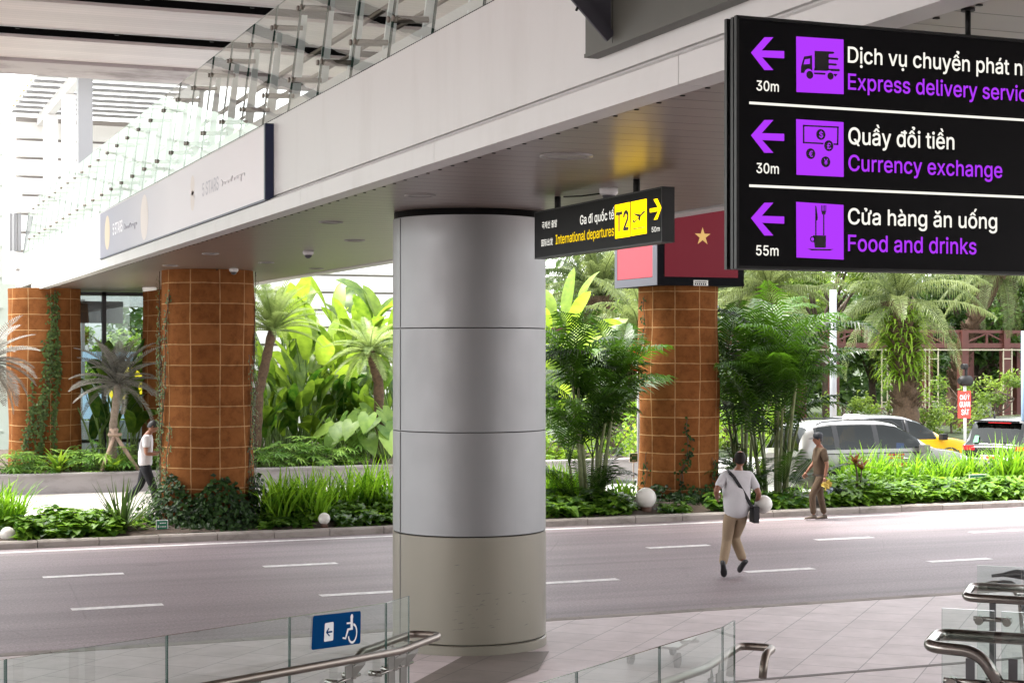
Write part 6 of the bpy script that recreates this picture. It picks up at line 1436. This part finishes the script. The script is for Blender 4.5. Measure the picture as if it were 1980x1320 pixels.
def van_extras(t, side, top, panel, hw, L):
    tail = MB(); z0, z1 = 1.08, 1.58
    def back(y, z): # on the sloping tailgate
        x = .02 + max(0, (z-1.0))*.42; return (x-.012, y, z)
    def sheet(y0, y1, za, zb, off=0): return [(back(y,z)[0]-off, y, z) for y, z in ((y0,za),(y1,za),(y1*.94 if abs(y1) > .5 else y1, zb),(y0*.94 if abs(y0) > .5 else y0, zb))]
    m = MB(); m.box((.5,-.7,.5),(.8,.7,1.15)); m.box((1.6,-.7,.5),(1.9,.7,1.2)); m.build('seat', M_seat, t, world=False)
    m = MB(); m.poly(sheet(-.78,.78,1.03,1.08,.004)); m.build('window_surround', M_trim, t, world=False)
    m = MB(); m.box((.16,-.62,1.66),(.40,.62,1.71)); m.build('spoiler', paint_k, t, world=False)
    m = MB(); m.box((.15,-.40,1.645),(.19,.20,1.665)); m.build('brake_light', M_lampr, t, world=False)
    for q in (-1,1):
        m = MB(); m.poly([(.0-.012, q*.52, .92), (-.012, q*.86, .92), (.02-.012, q*.86, 1.04), (.02-.012, q*.52, 1.04)]); m.build('tail_lamp', M_lampr, t, world=False)
    m = MB(); m.box((-.02,-.5,.955),(-.008,.5,.985)); m.bar((-.022,-.0,.93),(-.022,-.07,1.0),.018); m.bar((-.022,-.0,.93),(-.022,.07,1.0),.018); m.build('chrome_strip', M['chrome'], t, world=False)
    m = MB(); m.box((-.03,-.62,.60),(-.012,.36,.80)); pl = m.build('rear_plate', wht, t, world=False)
    m = MB(); m.box((-.034,-.20,.66),(-.031,.20,.77)); m.build('plate_print', ink_r, pl, world=False)
    m = MB(); m.box((-.05,-.85,.36),(-.0,.85,.56)); m.build('bumper', M_trim, t, world=False)
    m = MB(); m.bar((-.005+.0,.15,1.10),(.05,-.28,1.14),.02,.02); m.build('wiper', M_trim, t, world=False)
    m = MB(); m.poly(sheet(.44,.58,1.12,1.30,.012)); m.build('sticker', mat('sticker_green', (.10,.42,.16), .5), t, world=False)
    m = MB(); m.tube([(.95,-hw-.02,1.12),(.95,-hw+.06,1.12)], .10, 18); m.build('side_emblem', mat('emblem_bronze', (.45,.27,.12), .5), t, world=False)
    m = MB(); m.lathe([(.03,0),(.02,.05),(.004,.18)], (.9,.3,top(.9)+.03), 8); m.build('aerial', M_trim, t, world=False)
p = at_d(1871, 680, 41.2)
vprof = [(0,.98,.94),(.06,1.05,.96),(.34,1.62,.97),(.5,1.70,.98),(1.2,1.76,1),(2.6,1.76,1),(3.2,1.6,1),(3.9,1.15,.98),(4.5,.98,.93),(4.8,.7,.8)]
vn = car('dark_van', 'dark people carrier with red brake light seen from behind at the right edge', (p.x+.75, p.y-.05, -.045), R_(33), vprof, 4.8, 1.86, paint_k, None, 'van', belt=1.04,
    win=[(.50,1.22), (1.3,2.2), (2.3,3.4)], glz=(.45,3.45), shield=((2.9,3.8),(.08,.40)), extras=van_extras, wheels=(.9,3.7)); vn.scale = (.95,.95,.93)

# ------------------------------------------------------------------ red-brown pergola behind the cars
def pergola():
    v = 56.5; M_p = mat('pergola_paint', (.095,.025,.018), .6, nscale=5, namp=.15); M_c = mat('trellis_cream', (.42,.38,.28), .6)
    zb, zt = wz(672, 62.5), wz(634, 62.5); x0, x1 = 23.5, 50
    t = thing('pergola', 'red-brown lattice-girder pergola with thin cream trellis frames behind the cars', 'pergola', (37, v, 0))
    for y in (v, v+2.4):
        m = MB(); m.box((x0, y-.06, zt-.12), (x1, y+.06, zt)); m.box((x0, y-.07, zb), (x1, y+.07, zb+.2)); x = x0; k = 0
        while x < x1 - .1:
            m.box((x, y-.04, zb+.2), (x+.09, y+.04, zt-.12))
            if k % 3 == 0: m.bar((x+.09, y, zb+.22), (x+1.1, y, zt-.13), .06)
            if k % 3 == 1: m.bar((x+1.0, y, zb+.22), (x+.09, y, zt-.13), .06)
            x += 1.05; k += 1
        m.build('girder', M_p, t)
    for px in (1612, 1862, 1943, 2040):
        for y in (v, v+2.4):
            p = at_v(px, 680, v); m = MB(); m.box((p.x-.16, y-.16, -.1), (p.x+.16, y+.16, zt)); m.build('post', M_p, t)
    for px in (1716, 1797, 1940, 1978, 1705, 1772):
        p = at_v(px, 680, v-.5); m = MB()
        for dx in (0, .42): m.box((p.x+dx-.022, v-.52, 0), (p.x+dx+.022, v-.48, zb-.02))
        for k in range(4): m.box((p.x, v-.515, .4+.85*k), (p.x+.42, v-.485, .44+.85*k))
        m.build('trellis', M_c, t)
    m = MB(); m.box((x0, v-.53, zb-.10), (x1, v-.47, zb-.05)); m.build('trellis_rail', M_c, t)
pergola()

# ------------------------------------------------------------------ palms and trees beyond
def datepalm(seed, H, tr, n, fl, ll=.5, ferns=0, elev=(-35, 80), lean=(0,0), tint=(.2,1), lw=.026):
    rs = random.Random(seed); T = MB(); C = MB(); E = MB(); N = 26
    P = [Vector((lean[0]*(i/N)**2, lean[1]*(i/N)**2, H*i/N)) for i in range(N+1)]
    T.tube(P, [tr*(1.12 - .25*min(1,i/8) + .25*max(0,(i/N-.7))*2 + (.05 if i % 2 else -.03)) for i in range(N+1)], 14)
    for i in range(220):                                        # old leaf bases
        s = rs.uniform(.25,1); a = rs.uniform(0,6.28); p = Vector((lean[0]*s*s, lean[1]*s*s, H*s)) + az(a)*tr*(.95+.35*max(0,s-.7)); d = az(a)*.8 + UP; T.obox(p + d*.06, d.normalized()*.12, d.cross(UP).normalized()*.06, az(a)*.03)
    top = P[-1]
    for i in range(n):
        e = R_(elev[0] + (elev[1]-elev[0])*(i/(n-1))**.8); C.tint = rs.uniform(*tint)
        frond(C, top + UP*rs.uniform(-.2,.2), i*2.399 + rs.uniform(-.2,.2), e, fl*rs.uniform(.8,1.1), rs.uniform(.7,1.5), 36, ll, lw, .25, .8, .03, rs, rs.uniform(-.3,.3), .12, 1.4, .45)
    for i in range(ferns):
        s = rs.uniform(.42, .93); a = rs.uniform(0,6.28); p = Vector((lean[0]*s*s, lean[1]*s*s, H*s)) + az(a)*tr*1.0; E.tint = rs.uniform(.2,1)
        blade(E, p, a + rs.uniform(-.6,.6), rs.uniform(.45,1.15), R_(rs.uniform(0,60)), rs.uniform(1.0,2.2), rs.uniform(.03,.06), 6, rs, .2)
    return [('trunk', T, L_bark), ('crown', C, L_palm), ('fern_growth', E, L_nest)]
def far(px, v, z=0): p = at_v(px, 680, v); return (p.x, p.y, z)
plant('date_palm', 'stout date palm with fern-covered trunk and drooping grey-green fronds behind the cars', 'palm', far(1752, 51.5), datepalm(5, 5.0, .50, 34, 3.6, .66, 620, (-30, 85), (-.5, 0)), rz=.4)
plant('date_palm', 'date palm crown with brown leaf bases between steel column and screen box', 'palm', far(1158, 56), datepalm(6, 5.3, .45, 46, 3.2, .5, 0, (5, 88), (0,0), (.05,.7)), rz=1)
plant('date_palm', 'leaning date palm crown behind the fern-covered one, above the pergola', 'palm', far(1840, 58), datepalm(7, 6.6, .34, 34, 3.4, .6, 0, (-40, 80), (-2.2,0)), rz=2)
plant('date_palm', 'pale date palm whose drooping fronds fill the gap right of the screen box', 'palm', far(1500, 55), datepalm(8, 5.6, .38, 40, 3.6, .62, 0, (-35, 80), (.3,0), (.6,1)), rz=3)
plant('date_palm', 'date palm with weeping pale fronds at the top right corner under the black sign', 'palm', far(1950, 60), datepalm(9, 7.9, .36, 36, 3.7, .62, 0, (-45, 70)), rz=.9)
plant('date_palm', 'pale green palm just behind the screen pillar, fronds on both sides of it', 'palm', far(1240, 47), datepalm(10, 3.6, .3, 34, 2.6, .5, 0, (-15, 85), (0,0), (.5,1)), rz=.2)
plant('date_palm', 'date palm behind the slender areca palm, trunk partly seen through its fronds', 'palm', far(1420, 60), datepalm(12, 6.2, .4, 36, 3.4, .6, 0, (-35, 80), (0,0), (.3,.9)), rz=1.9)
def tree(seed, H, cr, n, mt, ls=.2, trunk=.2, zlo=.35, flat=.8):
    rs = random.Random(seed); T = MB(); C = MB(); S = [Vector((rs.uniform(-.1,.1)*i, rs.uniform(-.1,.1)*i, H*.55*i/5)) for i in range(6)]; T.tube(S, [trunk*(1-.1*i) for i in range(6)], 9)
    cl = []
    for i in range(16):
        a = rs.uniform(0,6.28); q = rs.random()**.5; c = Vector((math.cos(a)*q*cr, math.sin(a)*q*cr, H*(zlo + (1-zlo)*rs.random()*(1-.3*q)))); cl.append((c, rs.uniform(.45,1.0)*cr*.42, rs.random()))
        b = S[rs.randint(2,5)]; T.tube([b, b.lerp(c,.5) + UP*.2, c], [trunk*.45, trunk*.28, trunk*.1], 6, cap=False)
    for i in range(n):
        c, r, tn = rs.choice(cl); d = Vector((rs.gauss(0,1), rs.gauss(0,1), rs.gauss(0,.75))); d = d.normalized()*r*rs.random()**.4; p = c + d; C.tint = min(1, max(0, tn*.6 + rs.uniform(0,.45)))
        leaf(C, p, Vector((rs.gauss(0,1), rs.gauss(0,1), rs.gauss(-.4,.6))), Vector((rs.gauss(0,.6), rs.gauss(0,.6), 1)).normalized(), ls*rs.uniform(.6,1.3), ls*.3)
    return [('trunk', T, L_trunk), ('crown', C, mt)]
for i, (px, v, H, cr, n, mt, ls, lab) in enumerate([
    (1880, 61, 9.5, 3.4, 6500, L_tree, .30, 'dark broadleaf tree above the pergola near the right edge'), (1925, 60, 6.0, 2.0, 2200, L_tree, .30, 'slim-trunked dark tree seen through the pergola by the red sign'), (1790, 64, 8.5, 3.2, 6000, L_tree, .28, 'dark bushy tree behind the fern-covered date palm'), (1690, 66, 8.0, 3.2, 6000, L_tree, .28, 'dark tree left of the fern-covered date palm, above the pergola'),
    (1600, 63, 9.0, 3.2, 6000, L_tree2, .26, 'yellow-green tree behind the pale grey post'), (1510, 68, 9.5, 3.6, 6500, L_tree2, .28, 'yellow-green tree high behind the right areca palm'), (1400, 70, 9.0, 3.4, 6000, L_tree2, .28, 'light green tree behind the right side of the screen box'), (1290, 66, 8.0, 3.2, 5000, L_tree2, .26, 'light green tree hidden behind the screen pillar'),
    (1205, 63, 7.5, 3.0, 5500, L_tree2, .26, 'light green tree left of the screen pillar, over the areca palm'), (1120, 60, 6.5, 2.4, 3000, L_tree, .24, 'green tree beneath the date palm crown by the steel column'), (2010, 63, 9.5, 3.4, 5500, L_tree, .30, 'dark tree cut by the right picture edge'), (2160, 60, 9, 3.6, 4000, L_tree, .32, 'dark tree beyond the right picture edge')]):
    plant('garden_tree', lab, 'tree', far(px, v), tree(200+i, H, cr, n, mt, ls, .2, .3), 'trees in the garden beyond the back road', rz=i)
for i, (px, v, H, cr, n, mt, lab) in enumerate([
    (1415, 36.5, 2.6, 1.2, 2600, L_nest, 'bright feathery shrub right of the screen pillar, behind the slender areca palm'), (1440, 48.5, 2.2, 1.3, 1800, L_tree2, 'light shrub at the edge of the back road behind the right areca palm'), (1640, 53, 2.4, 1.3, 1500, L_tree2, 'yellow-green shrub behind the silver taxi roof'), (1725, 53.5, 2.2, .9, 700, L_tree2, 'shrub at the left foot of the fern-covered date palm'), (1780, 53.5, 2.5, 1.0, 900, L_tree2, 'shrub at the right foot of the fern-covered date palm'), (1840, 54, 2.6, 1.1, 900, L_tree2, 'shrub behind the red warning sign'), (1930, 52, 2.9, 1.2, 1200, L_tree2, 'yellow-tipped shrub behind the dark van'), (1180, 44, 2.6, 1.5, 2000, L_nest, 'bright shrub behind the canes of the left areca palm'), (1085, 39.2, 2.0, 1.0, 1500, L_nest, 'bright shrub by the right edge of the steel column')]):
    plant('shrub', lab, 'shrub', far(px, v, -.1), tree(300+i, H, cr, n, mt, .16, .05, .1), 'shrubs beyond the median', rz=i)
for i, (px, lab) in enumerate([(185, 'light green shrub added for greenery mirrored in the lobby glass, left of the frame bar'), (232, 'light green shrub added for greenery mirrored in the lobby glass, right of the frame bar'), (268, 'light green shrub added for greenery mirrored in the lobby glass beside the hidden pillar')]):
    plant('shrub', lab, 'shrub', far(px, 53, .1), tree(330+i, 4.4, 1.3, 2600, L_tree2, .2, .05, .1), 'shrubs added for the reflection in the lobby glass', rz=i)  # shrubs added behind the lobby in place of greenery reflected in its glass
# the far edge: a dark evergreen wall of trees and a strip of bright open car park glimpsed below
B = MB(); rs = random.Random(77)
for i in range(24000):
    x = rs.uniform(12, 85); k = .5+.5*math.sin(x*.7)*math.sin(x*.23+1); z = rs.uniform(.3, 7.5+5.5*k)*rs.uniform(.5,1); B.tint = min(1, max(0, rs.gauss(.35+.3*k,.25))); p = Vector((x, rs.uniform(78,86), z))
    leaf(B, p, Vector((rs.gauss(0,1), rs.gauss(0,1), rs.gauss(-.4,.6))), Vector((rs.gauss(0,.5), rs.gauss(-.5,.5), 1)), .62*rs.uniform(.6,1.3), .20)
tag(B.build('distant_trees', L_tree), 'far-off mass of dark trees closing the view at the right', 'trees', kind='stuff')
